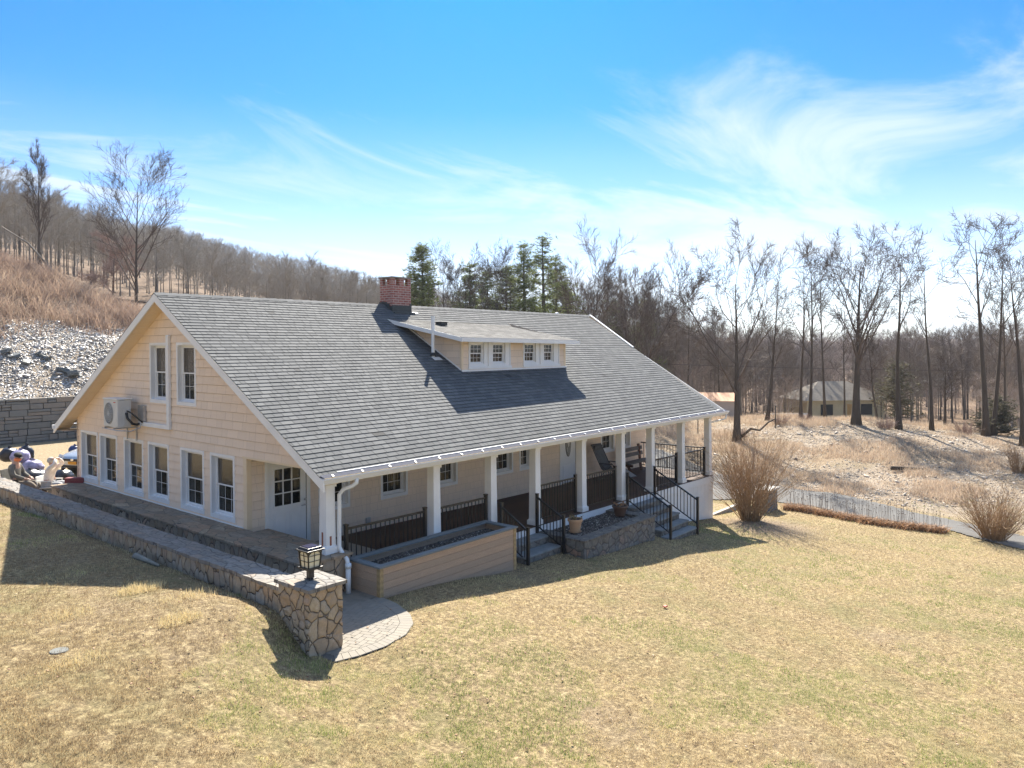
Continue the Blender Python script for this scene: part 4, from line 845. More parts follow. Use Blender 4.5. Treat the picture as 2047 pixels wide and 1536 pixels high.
# ---------------------------------------------------------------- pots
def sprigs(name,cx,cy,z,n,h,parent,m,rng):
    b=MB()
    for i in range(n):
        a=rng.random()*6.3; r=rng.uniform(.02,.1); l=h*rng.uniform(.5,1); p0=Vector((cx+r*math.cos(a),cy+r*math.sin(a),z)); p1=p0+Vector((math.cos(a)*.06,math.sin(a)*.06,l)); p2=p1+Vector((math.cos(a)*.08,math.sin(a)*.08,l*.25)); b.tube([p0,p1,p2],[.006,.004,.002],4)
        for k in range(3): q=p0.lerp(p1,.4+.25*k); w=Vector((-math.sin(a+k*2),math.cos(a+k*2),0))*.03; b.add([q,q+w+Vector((0,0,.03)),q+w*2,q+w-Vector((0,0,.02))],[(0,1,2,3)],rng.random())
    return b.build(name,m,parent,tone=True)
def pot(name,label,x,y,z,r,h,m,saucer):
    o=empty(name,(x,y,z)); tag(o,label,'flowerpot'); b=MB(); b.lathe([(r*.62,0.01),(r*.66,h*.1),(r*.86,h*.72),(r*.89,h*.8),(r,h*.82),(r*1.02,h*.9),(r,h),(r*.9,h),(r*.88,h*.9)],(x,y,z),28); b.build('pot',m,o,smooth=False)
    b=MB(); b.lathe([(.001,0),(r*.875,0),(r*.875,.02),(.001,.02)],(x,y,z+h*.86),24); b.build('soil',SOIL,o)
    if saucer: b=MB(); b.lathe([(r*.7,0),(r*.86,.03),(r*.82,.03),(r*.68,.012)],(x,y,z),28); b.build('saucer',m,o,smooth=True)
    sprigs('plant',x,y,z+h*.86,9,.16,o,REEDM if not saucer else M_leaf('pot_plant',(.22,.17,.08)),random.Random(int(x*10)))
pot('flower_pot','pale terracotta pot on a saucer at the near end of the stone bed',7.30,-.82,-.90,.20,.36,TERRA,True)
pot('flower_pot','dark brown round pot on the mulch near the taller stairs',9.62,-.78,-.90,.23,.32,BROWNP,False)
# ---------------------------------------------------------------- bench
bn=empty('garden_bench',(15.7,2.3,fz(15.7))); tag(bn,'rustic plank bench with reddish log legs against the porch wall','bench')
zf=fz(15.7)
for k,(y,w) in enumerate(((2.02,.17),(2.22,.17))): b=MB(); b.box(14.85,16.6,y,y+w,zf+.42,zf+.47,.3); b.build('seat_plank',BENCHW,bn,tone=True)
for k,z in enumerate((zf+.60,zf+.80)): b=MB(); b.hexa([(14.9,2.46+.03*k,z),(16.62,2.46+.03*k,z),(16.62,2.50+.03*k,z),(14.9,2.50+.03*k,z)],[(14.9,2.49+.03*k,z+.13),(16.62,2.49+.03*k,z+.13),(16.62,2.53+.03*k,z+.13),(14.9,2.53+.03*k,z+.13)]); b.build('back_plank',BENCHW,bn,tone=True)
for x in (15.05,16.4):
    b=MB(); b.tube([(x,2.42,zf),(x,2.55,zf+1.02)],.055,9); b.build('back_post',REDW,bn,tone=True)
    b=MB(); b.tube([(x,1.98,zf),(x,2.25,zf+.42)],.055,9); b.tube([(x,2.0,zf+.36),(x,2.45,zf+.36)],.045,8); b.build('leg',REDW,bn,tone=True)
# recliner
rc_=empty('reclining_chair',(13.55,1.75,fz(13.5))); tag(rc_,'grey sling folding recliner with raised back on the porch by the front window','recliner')
zf=fz(13.5); X0,X1=13.22,13.84
b=MB()
prof=[(2.62,zf+1.27),(2.40,zf+.86),(2.18,zf+.46),(2.08,zf+.40),(1.62,zf+.46)]
for i in range(len(prof)-1):
    (ya,za),(yb,zb_)=prof[i],prof[i+1]; b.hexa([(X0+.03,ya,za),(X1-.03,ya,za),(X1-.03,ya,za+.012),(X0+.03,ya,za+.012)],[(X0+.03,yb,zb_),(X1-.03,yb,zb_),(X1-.03,yb,zb_+.012),(X0+.03,yb,zb_+.012)])
b.build('sling',MESHC,rc_)
b=MB(); b.hexa([(X0+.05,1.60,zf+.46),(X1-.05,1.60,zf+.46),(X1-.05,1.60,zf+.48),(X0+.05,1.60,zf+.48)],[(X0+.05,1.12,zf+.24),(X1-.05,1.12,zf+.24),(X1-.05,1.12,zf+.26),(X0+.05,1.12,zf+.26)]); b.build('footrest',M_plain('pale_sling',(.30,.32,.34),.8,.1,9),rc_)
b=MB(); b.box(X0+.08,X1-.08,2.49,2.56,zf+1.08,zf+1.24); b.build('headrest',MESHC,rc_,bevel=.02)
b=MB()
for x in (X0,X1):
    b.tube([(x,y,z) for y,z in prof]+[(x,1.12,zf+.24)],.014,7); b.tube([(x,2.45,zf+.0),(x,1.75,zf+.62)],.013,7); b.tube([(x,1.35,zf+.0),(x,2.30,zf+.66)],.013,7)
b.tube([(X0,1.35,zf+.01),(X1,1.35,zf+.01)],.012,6); b.tube([(X0,2.45,zf+.01),(X1,2.45,zf+.01)],.012,6); b.tube([(X0,2.62,zf+1.27),(X1,2.62,zf+1.27)],.014,6); b.tube([(X0,1.12,zf+.24),(X1,1.12,zf+.24)],.014,6); b.build('frame',BLACKM,rc_,smooth=True)
for x in (X0-.03,X1-.03): b=MB(); b.box(x,x+.06,1.72,2.25,zf+.64,zf+.67); b.build('armrest',BLKPL,rc_,bevel=.01)
# ---------------------------------------------------------------- retaining wall of stacked blocks
rw=empty('retaining_wall',(6,27,-.3)); tag(rw,'grey stacked-block retaining wall below the slate bank at the back','retaining wall')
b=MB(); rr=random.Random(77); z=-.6; row=0; x_l,x_r=-12,26
while z<1.6:
    h=.30 if z+.3<1.5 else .26; x=x_l-rr.random()*.6
    while x<x_r:
        w=rr.choice([.38,.55,.75,.95]); two=rr.random()<.3
        hs=[(z,z+h)] if not two else [(z,z+h*.52),(z+h*.52,z+h)]
        off=-.02*row+(rr.random()-.5)*.03
        for (za,zb_) in hs:
            j=lambda:rr.uniform(-.012,.012)
            yo=27.0+.0-off*0+row*.02+(rr.random()-.5)*.03
            b.hexa([(x+.012,yo,za+.010),(x+w-.012+j(),yo,za+.010+j()),(x+w-.012,yo+.3,za+.01),(x+.012,yo+.3,za+.01)],[(x+.012+j(),yo+.01,zb_-.008+j()),(x+w-.012,yo+.01,zb_-.008+j()),(x+w-.012,yo+.3,zb_-.008),(x+.012,yo+.3,zb_-.008)],.05+.95*rr.random())
        x+=w
    z+=h; row+=1
b.box(x_l,x_r,27.32,27.5,-.8,1.5,0); bo=b.build('blocks',BLOCK,rw,tone=True,bevel=.02)
# low block post / pier by the big shrub
bp=empty('stone_pier',(21.0,-.6,-2.75)); tag(bp,'short dark block pier half hidden behind the large forsythia-like shrub','stone pier')
b=MB(); rr=random.Random(9); z=-2.8
while z<-2.0:
    x=20.55
    while x<21.6: w=.35; b.box(x+.005,x+w-.005,-1.0+rr.random()*.03,-.5,z+.006,z+.15,.1+.8*rr.random()); x+=w
    z+=.156
b.build('pier_blocks',BLOCK,bp,tone=True,bevel=.01); b=MB(); b.box(20.5,21.65,-1.06,-.44,z,z+.06); b.build('pier_cap',M_plain('pale_slab',(.45,.43,.40),.7,.1,5),bp,bevel=.01)
# timber edging beside the shrub
b=MB(); b.box(17.5,21.2,.25,.40,g1(19,.3)-.15,g1(19,.3)+.12); o=b.build('timber_edging',M_plain('edging_timber',(.30,.27,.24),.8,.2,5),None); tag(o,'low weathered timber edging along the gravel by the porch corner','edging')
# ---------------------------------------------------------------- ground
azs=np.concatenate([np.arange(-180,-52,2.5),np.arange(-50,50.01,.16),np.arange(52.5,180.1,2.5)])
Dr=np.concatenate([np.arange(0,5,1.0)[1:],np.geomspace(5,34,230),np.geomspace(34.4,90,150)[0:],np.geomspace(92,1600,90)])
Az,DD=np.meshgrid(np.radians(azs),Dr); gx=CAM[0]+DD*(FH[0]*np.cos(Az)+R0[0]*np.sin(Az)); gy=CAM[1]+DD*(FH[1]*np.cos(Az)+R0[1]*np.sin(Az))
gzv=gz(gx.ravel(),gy.ravel())
na=len(azs); nd=len(Dr); V=np.stack([gx.ravel(),gy.ravel(),gzv],1); V=np.concatenate([V,[[CAM[0],CAM[1],gz([CAM[0]],[CAM[1]])[0]]]])
# sink under house, patio and stonework
def inpoly(x,y,poly):
    r=np.zeros(x.shape,bool);n=len(poly)
    for i in range(n):
        x0,y0=poly[i];x1,y1=poly[(i+1)%n]; c=((y0>y)!=(y1>y))&(x<(x1-x0)*(y-y0)/((y1-y0) or 1e-9)+x0); r^=c
    return r
patio=[(p[0],p[1]) for p in arc]+[(-2.0,-2.0),(-1.7,-1.0),(-1.7,13.2),(-.7,13.2),(-.7,-.3),(.5,-.3)]
x,y=V[:,0],V[:,1]; m=inpoly(x,y,patio); V[m,2]=np.minimum(V[m,2],PATZ-.03)
m=(x>.1)&(x<17.1)&(y>.0)&(y<12.2); V[m,2]=np.minimum(V[m,2],-1.5-.08*x[m]); 
m=(x>-.1)&(x<17.3)&(y>0.1)&(y<12.4); V[m,2]=np.minimum(V[m,2],-.9)
ii,jj=np.meshgrid(np.arange(nd-1),np.arange(na-1),indexing='ij'); a=(ii*na+jj).ravel(); Q=np.stack([a,a+1,a+na+1,a+na],1)
T3=np.stack([np.full(na-1,len(V)-1),np.arange(1,na),np.arange(0,na-1)],1)
x,y=V[:,0],V[:,1]; d,l=polar(x,y); X=CX0+F0*l/np.maximum(d,1)
N1=fbm(x,y,.25,3,31); N2=fbm(x,y,.9,3,32)
# zones
def P2(pts): return [P(*p) for p in pts]
DRIVE=[(20.5,2.6),(22.9,.9),(23.2,-1.4),(22.55,-3.6),(22.2,-7.0),(20.9,-9.5),(16.5,-16),(18.5,-17),(23.4,-9.4),(24.3,-6.8),(25.3,-4.0),(26.3,-1.2),(26.9,.6),(27.8,2.7),(29,5.5),(31,12),(26,13),(20.5,8)]
berm=sst(31.2,33,d+.004*np.maximum(1500-X,0)*0-(X<1620)*np.clip((1620-X)/195*7,0,9)+(X>1700)*np.clip((X-1700)/347*4.6,0,5))*sst(62,56,d)*(X>1000)*(X<3000)*(d>5)
rub=berm*sst(.42,.66,N1+.25*(N2-.5)+.12*sst(50,40,d)); litter=(1-sst(1250,1000,X)*0)*sst(46,60,d)*(X<1250)+ sst(70,84,d)*(X>=1250); litter=np.clip(litter,0,1)
bermw=berm*(1-rub)
yard=((y>11.5)&(y<27.4)&(x>-7)&(x<22)).astype(float)*sst(11.5,14,y); yard=np.maximum(yard,((x>17.4)&(x<21)&(y>.3)&(y<9)).astype(float)*.8)
bare=np.clip(bermw*.75+sst(2.6,.6,np.hypot(x-17.5,(y+2.0)*1.0))*.9+((x>-4.2)&(x<-1.9)&(y>-3)&(y<14))*.25*N2+sst(.62,.75,N1)*(d<34)*.4,0,1)*(1-yard)
gnd=nmesh('ground',V,[Q,T3],GROUND,None,smooth=True,col=dict(rubble=rub,litter=litter,yard=yard,bare=bare)); tag(gnd,kind='structure')
# driveway sheet draped over the ground
def drape(name,poly,m,lift=.02,step=.35):
    xs=[p[0] for p in poly];ys=[p[1] for p in poly]; mb=MB(); hp=None
    X_=np.arange(min(xs),max(xs)+step,step);Y_=np.arange(min(ys),max(ys)+step,step); G=np.array([[ (a,b) for a in X_] for b in Y_]); Z=gz(G[...,0].ravel(),G[...,1].ravel()).reshape(len(Y_),len(X_))
    # smooth heights so that the sheet clears the ground everywhere
    Zm=Z.copy()
    for _ in range(2):
        Pd=np.pad(Zm,1,mode='edge'); Zm=np.maximum.reduce([Pd[1:-1,1:-1],Pd[:-2,1:-1],Pd[2:,1:-1],Pd[1:-1,:-2],Pd[1:-1,2:]])*.5+Zm*.5
    ok=inpoly(G[...,0]+step/2,G[...,1]+step/2,poly); idx={}
    def vi(i,j):
        if (i,j) not in idx: idx[(i,j)]=len(mb.v); mb.v.append((X_[j],Y_[i],Zm[i,j]+lift))
        return idx[(i,j)]
    for i in range(len(Y_)-1):
        for j in range(len(X_)-1):
            if ok[i,j]: mb.f.append((vi(i,j),vi(i,j+1),vi(i+1,j+1),vi(i+1,j))); mb.t.append(0)
    o=mb.build(name,m,None,smooth=True); tag(o,kind='structure'); return o
drape('driveway',DRIVE,ASPH,.03,.12)
road=[P(1690,78),P(2047,62),P(2300,56),P(2300,60),P(2047,66),P(1690,84)]
drape('road',road,M_plain('far_road',(.17,.17,.175),.8,.1,1),.05,.8)
# embankment behind the retaining wall
def emb(x,y):
    fr=1.55+.5*(y-27.1); zc=np.clip(9.9-.54*(x-6.4),-1.2,14)+ (y-36)*.04; k=.8
    z=-np.log(np.exp(-np.clip(fr,-30,30)/k)+np.exp(-np.clip(zc,-30,30)/k))*k
    return z+(fbm(x,y,.22,3,41)-.5)*1.1*sst(27.5,31,y)+(fbm(x,y,1.3,3,42)-.5)*.25*sst(27.2,28,y)
ex,ey=np.meshgrid(np.arange(-40,34,.3),np.concatenate([np.arange(27.2,60,.3),[64,70]])); ez=emb(ex,ey)
ez=np.where((ex>20)&(ez<gz(ex.ravel(),ey.ravel()).reshape(ex.shape)),ez-.3,ez)
V=np.stack([ex.ravel(),ey.ravel(),ez.ravel()],1); nx=ex.shape[1]; ny=ex.shape[0]; i_,j_=np.meshgrid(np.arange(ny-1),np.arange(nx-1),indexing='ij'); a=(i_*nx+j_).ravel()
x,y=V[:,0],V[:,1]; line=34.2+(fbm(x,y,.3,3,44)-.5)*3; rb=sst(line+1,line-1.2,y)
e=nmesh('embankment',V,[np.stack([a,a+1,a+nx+1,a+nx],1)],GROUND,None,smooth=True,col=dict(rubble=rb,litter=np.zeros(len(x)),yard=np.zeros(len(x)),bare=1-rb)); tag(e,kind='structure')
# ---------------------------------------------------------------- scattered stuff
def quat_rot(n,rs):
    a=rs.rand(n)*2*np.pi; return np.cos(a),np.sin(a)
def blades(name,px,py,pz,h,w,tone,m,lean=.5,rs=NR,segs=1,kind='stuff'):
    n=len(px); a=rs.rand(n)*2*np.pi; la=rs.rand(n)*2*np.pi; le=rs.rand(n)*lean*h
    dx,dy=np.cos(a)*w/2,np.sin(a)*w/2
    tip=np.stack([px+np.cos(la)*le,py+np.sin(la)*le,pz+h*np.sqrt(np.maximum(1-(le/h)**2,.1))],1)
    A=np.stack([px-dx,py-dy,pz-.01],1);B=np.stack([px+dx,py+dy,pz-.01],1)
    V=np.empty((n*3,3)); V[0::3]=A;V[1::3]=B;V[2::3]=tip; o=nmesh(name,V,[np.arange(n*3).reshape(n,3)],m,None,tone=tone); 
    if kind: o['kind']=kind
    return o
def view_pts(n,X0,X1,D0,D1,power=1.6,rs=NR):
    X=rs.uniform(X0,X1,n); u=rs.rand(n); e=1-power+1; 
    k=2-power
    D=(D0**k+u*(D1**k-D0**k))**(1/k) if abs(k)>1e-6 else D0*(D1/D0)**u
    v=CAM[None,:]+D[:,None]*(FH[None,:]+R0[None,:]*((X-CX0)/F0)[:,None]); return v[:,0],v[:,1],D
NB=760000
x,y,D=view_pts(NB,-120,2170,6.0,32,2.6)
ok=~inpoly(x,y,patio)&~((x>-.9)&(x<17.35)&(y>-.15)&(y<12.5))&~((x>.3)&(x<4.5)&(y>-1.18)&(y<0))&~((x>-2.14)&(x<-1.5)&(y>-2.5))&~((x>6.5)&(x<10.2)&(y>-1.68)&(y<0))&~((x>4.95)&(x<6.55)&(y>-1)&(y<0))&~((x>10.95)&(x<12.85)&(y>-1.7)&(y<0))&~inpoly(x,y,DRIVE)&~((y>12.5)&(x>-1.9))
n1=fbm(x,y,.55,3,51); n2=fbm(x,y,2.2,3,52); n3_=fbm(x,y,7,2,53)
ok&=(n3_+.5*n2>.62+.30*(NR.rand(NB)-.5)); ok&=NR.rand(NB)>.5*sst(2.6,.5,np.hypot(x-17.3,(y+1.8)))
x,y,D,n1,n2=x[ok],y[ok],D[ok],n1[ok],n2[ok]; z=gz(x,y); n=len(x)
n0=fbm(x,y,.22,2,58); green=sst(.47,.62,n1+.35*(n2-.5)+.25*(n0-.5)+.06*sst(-2,-8,y)-.14*sst(-1.5,-3.5,x)*sst(-4.0,-1,y)-.05*sst(14,18,x)); mot=fbm(x,y,9,2,57); tone=np.clip(.02-.16*sst(-1.6,-3.0,x)*sst(-5,-2.5,y)+.50*NR.rand(n)**.8+.85*green*(.25+.75*NR.rand(n))+.45*(mot-.5)+.40*(n2-.5)+.3*(n0-.5),0,1)
h=(.02+.04*NR.rand(n))*(.7+.6*n2)*(1+.25*(D>18)); w=.0065*np.maximum(1,D/11)*(.7+.6*NR.rand(n))
gr=blades('grass',x,y,z,h,w,tone,GRASS,.85); 
# dry tussocks
tx=[];ty=[]
for (cx_,cy_,nn,rr_) in ((-3.35,.55,700,.25),(-3.55,-1.2,500,.22),(-5.1,-1.6,300,.25),(-4.6,.2,250,.3),(-2.95,-.35,300,.3)):
    a=NR.rand(nn)*6.3;r=NR.rand(nn)**.7*rr_; tx.append(cx_+r*np.cos(a)*1.6);ty.append(cy_+r*np.sin(a))
tx=np.concatenate(tx);ty=np.concatenate(ty); blades('dry_grass_tussocks',tx,ty,gz(tx,ty),.07+.07*NR.rand(len(tx)),.009+0*tx,.35+.25*NR.rand(len(tx)),GRASS,.9)
# fallen leaves
x,y,D=view_pts(1300,0,2047,9,34,1.6); ok=~((x>-2.2)&(x<17.5)&(y>-.3)&(y<12.5)); x,y=x[ok],y[ok]
def chips(name,x,y,z,s,tone,m,kind='stuff',tilt=.5,fl=.25,rs=NR):
    """flat angular stones or leaves: squashed boxes with random tilt"""
    n=len(x); base=np.array([(-1,-.8,-1),(1,-.9,-1),(.8,1,-1),(-.9,.8,-1),(-.8,-.7,1),(.9,-.6,1),(.7,.8,1),(-.7,.7,1)],float)
    B=base[None]+rs.uniform(-.3,.3,(n,8,3)); B=B*np.stack([s,s*rs.uniform(.5,1,n),s*fl*rs.uniform(.5,1.5,n)],1)[:,None,:]
    a=rs.rand(n)*6.283; t=(rs.rand(n)-.5)*2*tilt; u=(rs.rand(n)-.5)*2*tilt
    c,s_=np.cos(t)[:,None],np.sin(t)[:,None]; X,Y,Z=B[...,0],B[...,1],B[...,2]; X,Z=X*c-Z*s_,X*s_+Z*c
    c,s_=np.cos(u)[:,None],np.sin(u)[:,None]; Y,Z=Y*c-Z*s_,Y*s_+Z*c
    c,s_=np.cos(a)[:,None],np.sin(a)[:,None]; X,Y=X*c-Y*s_,X*s_+Y*c
    V=np.stack([X+x[:,None],Y+y[:,None],Z+z[:,None]],2).reshape(-1,3)
    f=np.array([(3,2,1,0),(4,5,6,7),(0,1,5,4),(1,2,6,5),(2,3,7,6),(3,0,4,7)]); Fq=(f[None]+(np.arange(n)*8)[:,None,None]).reshape(-1,4)
    o=nmesh(name,V,[Fq],m,None,tone=np.repeat(tone,6)); 
    if kind: o['kind']=kind
    return o
chips('fallen_leaves',x,y,gz(x,y)+.03,np.full(len(x),.017),NR.rand(len(x)),M_ramp('leaf_litter',[(0,(.16,.09,.055)),(.6,(.32,.20,.12)),(1,(.5,.38,.26))],.8,0),fl=.12)
# slate on the embankment
n=70000; x=NR.uniform(-16,20,n); y=27.3+NR.rand(n)**.9*9; lim=34.4+(fbm(x,y,.3,3,44)-.5)*3+NR.randn(n)*.4; ok=y<lim; x,y=x[ok],y[ok]; z=emb(x,y)
s=.026+.05*NR.rand(len(x))**2.5+.10*(NR.rand(len(x))>.994)
chips('slate_rubble',x,y,z+s*.1,s,NR.rand(len(x)),ROCK,tilt=.55)
# rubble on the roadside berm
n=60000; X=NR.uniform(1250,2300,n); D=NR.uniform(31,54,n); v=CAM+D[:,None]*(FH+R0*((X-CX0)/F0)[:,None]); x,y=v[:,0],v[:,1]
off=np.where(X<1620,np.clip((1620-X)/195*7,0,9),-np.clip((X-1700)/347*4.6,0,5)); dens=sst(.40,.62,fbm(x,y,.25,3,31)+.22*sst(1750,1950,X)+.12*sst(46,38,D))
ok=(D>32.4+off)&(NR.rand(n)<dens*.42+.03)&(D<53+0*X)&~inpoly(x,y,DRIVE); x,y=x[ok],y[ok]; s=.022+.045*NR.rand(len(x))**2+.10*(NR.rand(len(x))>.995)
chips('berm_rubble',x,y,gz(x,y)+s*.1,s,NR.rand(len(x)),ROCKB,tilt=.5)
# dry weeds on the berm and brush on the embankment
n=260000; X=NR.uniform(1250,2300,n); D=NR.uniform(31,62,n); v=CAM+D[:,None]*(FH+R0*((X-CX0)/F0)[:,None]); x,y=v[:,0],v[:,1]
off=np.where(X<1620,np.clip((1620-X)/195*7,0,9),-np.clip((X-1700)/347*4.6,0,5)); N=fbm(x,y,.5,3,61); ok=(D>32+off)&(NR.rand(n)<.25+.9*sst(.42,.62,N))&~inpoly(x,y,DRIVE); x,y,D,N=x[ok],y[ok],D[ok],N[ok]
blades('dry_weeds',x,y,gz(x,y),(.06+.14*NR.rand(len(x)))*(.6+1.3*sst(.5,.7,N))+.18*(D>47)*NR.rand(len(x)),.018+.012*NR.rand(len(x)),np.clip(.45+.55*NR.rand(len(x)),0,1),BRUSH,.8)
def brush(name,x,y,z,h,w,tone,m,seg=3,rs=NR,bend=.5):
    """thin arching dry stems, each a ribbon of SEG quads"""
    n=len(x); a=rs.rand(n)*6.283; wd=rs.rand(n)*6.283; Vs=[]
    for k in range(seg+1):
        t=k/seg; off=bend*h*t*t; cx_=x+np.cos(a)*off; cy_=y+np.sin(a)*off; cz_=z+h*t*(1-.25*bend*t); ww=w*(1-.75*t)
        Vs.append(np.stack([cx_-np.cos(wd)*ww,cy_-np.sin(wd)*ww,cz_],1)); Vs.append(np.stack([cx_+np.cos(wd)*ww,cy_+np.sin(wd)*ww,cz_],1))
    V=np.stack(Vs,1).reshape(-1,3); f=np.array([(2*k,2*k+1,2*k+3,2*k+2) for k in range(seg)]); Fq=(f[None]+(np.arange(n)*2*(seg+1))[:,None,None]).reshape(-1,4)
    o=nmesh(name,V,[Fq],m,None,tone=np.repeat(tone,seg)); o['kind']='stuff'; return o
n=150000; x=NR.uniform(-16,24,n); y=NR.uniform(31.5,56,n); z=emb(x,y); N=fbm(x,y,.28,3,71); N2=fbm(x,y,.9,2,72); lim=33.6+(fbm(x,y,.3,3,44)-.5)*3
crest=9.9-.54*(x-6.4); front=1.55+.5*(y-27.1); ok=(y>lim+NR.randn(n)*.8)&(front<crest+3.0)&(NR.rand(n)<.35+.65*sst(.35,.55,N2)); x,y,z,N,N2=x[ok],y[ok],z[ok],N[ok],N2[ok]
brush('dry_brush',x,y,z,(.35+.85*NR.rand(len(x)))*(.55+.9*N2)*sst(0,3,y-31),.012+.010*NR.rand(len(x)),np.clip(.15+.9*(N-.2)*NR.rand(len(x))+.25*NR.rand(len(x)),0,1),BRUSH)
# flower strip beside the drive
SL_=[(22.2,-1.2),(22.1,-2.9),(21.55,-4.6),(22.0,-7.0)]
def along(pts,t):
    seg=t*(len(pts)-1); i=np.clip(seg.astype(int),0,len(pts)-2); f=seg-i; p=np.array(pts); return p[i,0]*(1-f)+p[i+1,0]*f,p[i,1]*(1-f)+p[i+1,1]*f
n=6500; t=NR.rand(n); x,y=along([(a-.25,b) for a,b in SL_],t); x+=NR.randn(n)*.16; y+=NR.randn(n)*.05; cl=fbm(t*14,t*0,1,2,5); ok=NR.rand(n)<sst(.25,.6,cl)+.25; x,y=x[ok],y[ok]
brush('russet_border_leaves',x,y,gz(x,y),.12+.2*NR.rand(len(x)),.012+.01*NR.rand(len(x)),NR.rand(len(x)),REEDM,bend=1.0)
n=230; t=NR.rand(n); x,y=along([(a+.1,b) for a,b in SL_],t); x+=NR.randn(n)*.22; z=gz(x,y); h=.35+.5*NR.rand(n)
b=MB(); 
for i in range(n):
    xx,yy,zz,hh=x[i],y[i],z[i],h[i]; lx_,ly_=NR.randn()*.05,NR.randn()*.05
    b.bar((xx,yy,zz),(xx+lx_,yy+ly_,zz+hh),.006,.006); b.sph((xx+lx_,yy+ly_,zz+hh),.020,.020,.018,6,4)
o=b.build('dried_seed_heads',STALK,None); o['kind']='stuff'
# ---------------------------------------------------------------- trees
def perp(d,rng):
    v=Vector((rng.gauss(0,1),rng.gauss(0,1),rng.gauss(0,1))); v=v-d*v.dot(d); return v.normalized()
def tree_meshes(seed,H,r0,spec,trunk_frac=.55,lean=(0,0),wob=.08,twig_w=.012,twig_len=.7,twigs=9,sides=(8,6,4,3),rmin=.012,tup=.0):
    """spec: per level (children, length ratio, angle deg, start t, upward pull). Returns trunk MB, crown MB"""
    rng=random.Random(seed); tm,cm=MB(),MB(); tw=[]
    def path(p,d,L,nseg,wb,up):
        pts=[p]; 
        for i in range(nseg):
            d=(d+perp(d,rng)*wb*rng.random()+Vector((0,0,up))).normalized(); p=p+d*(L/nseg); pts.append(p)
        return pts,d
    def grow(p,d,L,r,lv):
        nseg=[9,6,4,3][min(lv,3)]; up=spec[lv-1][4] if lv>0 else 0; pts,dn=path(p,d,L,nseg,wob*((1.3+lv*.8) if lv else .4),up if lv else tup)
        re=max(rmin*.5,r*(.07 if lv==0 else .2)); rs=[r+(re-r)*(i/nseg)**(1.0 if lv else .85) for i in range(nseg+1)]
        if lv==0: rs[0]*=1.5; rs[1]*=1.08
        (tm if lv==0 else cm).tube(pts,rs,sides[min(lv,3)],lv<1)
        if lv<len(spec):
            n,lr,an,t0,_=spec[lv]
            for k in range(n):
                t=t0+(1-t0)*(k+rng.random())/n; f=t*nseg; i=min(int(f),nseg-1); q=pts[i].lerp(pts[i+1],f-i); dd=(pts[i+1]-pts[i]).normalized()
                a=rad(an*rng.uniform(.6,1.3)); nd=(dd*math.cos(a)+perp(dd,rng)*math.sin(a)).normalized()
                if nd.z<-.15: nd.z=abs(nd.z)*.3
                rr=rs[i]+(rs[i+1]-rs[i])*(f-i)
                grow(q,nd.normalized(),L*lr*(1.15-.55*t)*rng.uniform(.75,1.2),max(rmin,rr*rng.uniform(.38,.62)),lv+1)
        if lv>=max(1,len(spec)-1):
            m=twigs if lv==len(spec) else twigs//2
            for k in range(m):
                t=rng.uniform(.25,1); f=t*nseg; i=min(int(f),nseg-1); q=pts[i].lerp(pts[i+1],f-i); dd=(pts[i+1]-pts[i]).normalized(); a=rad(rng.uniform(15,55)); nd=dd*math.cos(a)+perp(dd,rng)*math.sin(a)+Vector((0,0,.25)); nd.normalize()
                l=twig_len*rng.uniform(.5,1.2); w=perp(nd,rng)*twig_w; e=q+nd*l; cm.add([q-w,q+w,e],[(0,1,2)])
                if rng.random()<.5: e2=q.lerp(e,.5); nd2=(nd+perp(nd,rng)*.7).normalized(); w2=w*.6; cm.add([e2-w2,e2+w2,e2+nd2*l*.6],[(0,1,2)])
    d0=Vector((lean[0],lean[1],1)).normalized(); grow(Vector((0,0,-.4)),d0,H*trunk_frac,r0,0)
    # scale to the exact height
    zm=max(v[2] for v in cm.v); k=H/zm
    for mb in (tm,cm): mb.v=[(x*k,y*k,z*k) for x,y,z in mb.v]
    return tm,cm
PROT={}
SP=dict(
 spread=dict(spec=[(11,.60,40,.28,.05),(7,.46,34,.2,.03),(6,.45,36,.2,.03),(3,.55,36,.2,.02)],trunk_frac=.8,twigs=2,wob=.09,tl=.5),
 fan=dict(spec=[(18,.50,36,.25,.03),(10,.40,32,.25,.03),(6,.42,34,.25,.02)],trunk_frac=.88,twigs=4,wob=.06,tl=.45),
 fork=dict(spec=[(7,.32,34,.52,.05),(4,.55,46,.3,.03),(4,.55,46,.2,.01),(3,.5,42,.2,.0)],trunk_frac=.85,twigs=2,wob=.12,tl=.45),
 slim=dict(spec=[(12,.24,38,.40,.05),(5,.5,38,.2,.04),(3,.5,38,.2,.03)],trunk_frac=.9,twigs=4,wob=.08),
 round=dict(spec=[(12,.55,50,.15,.03),(8,.5,42,.15,.02),(6,.5,40,.1,.02)],trunk_frac=.7,twigs=10,wob=.12))
def proto(kind,seed,H,r0,lean=(0,0),crown_m=TWIG,trunk_m=BARK,**kw):
    a=dict(SP[kind]); a.update(kw); tm,cm=tree_meshes(seed,H,r0,a['spec'],a['trunk_frac'],lean,a['wob'],a.get('tw',.008),a.get('tl',.65),a['twigs'],a.get('sides',(8,6,4,3)),tup=.07 if abs(lean[0])+abs(lean[1])<.3 else .0)
    return tm,cm,trunk_m,crown_m
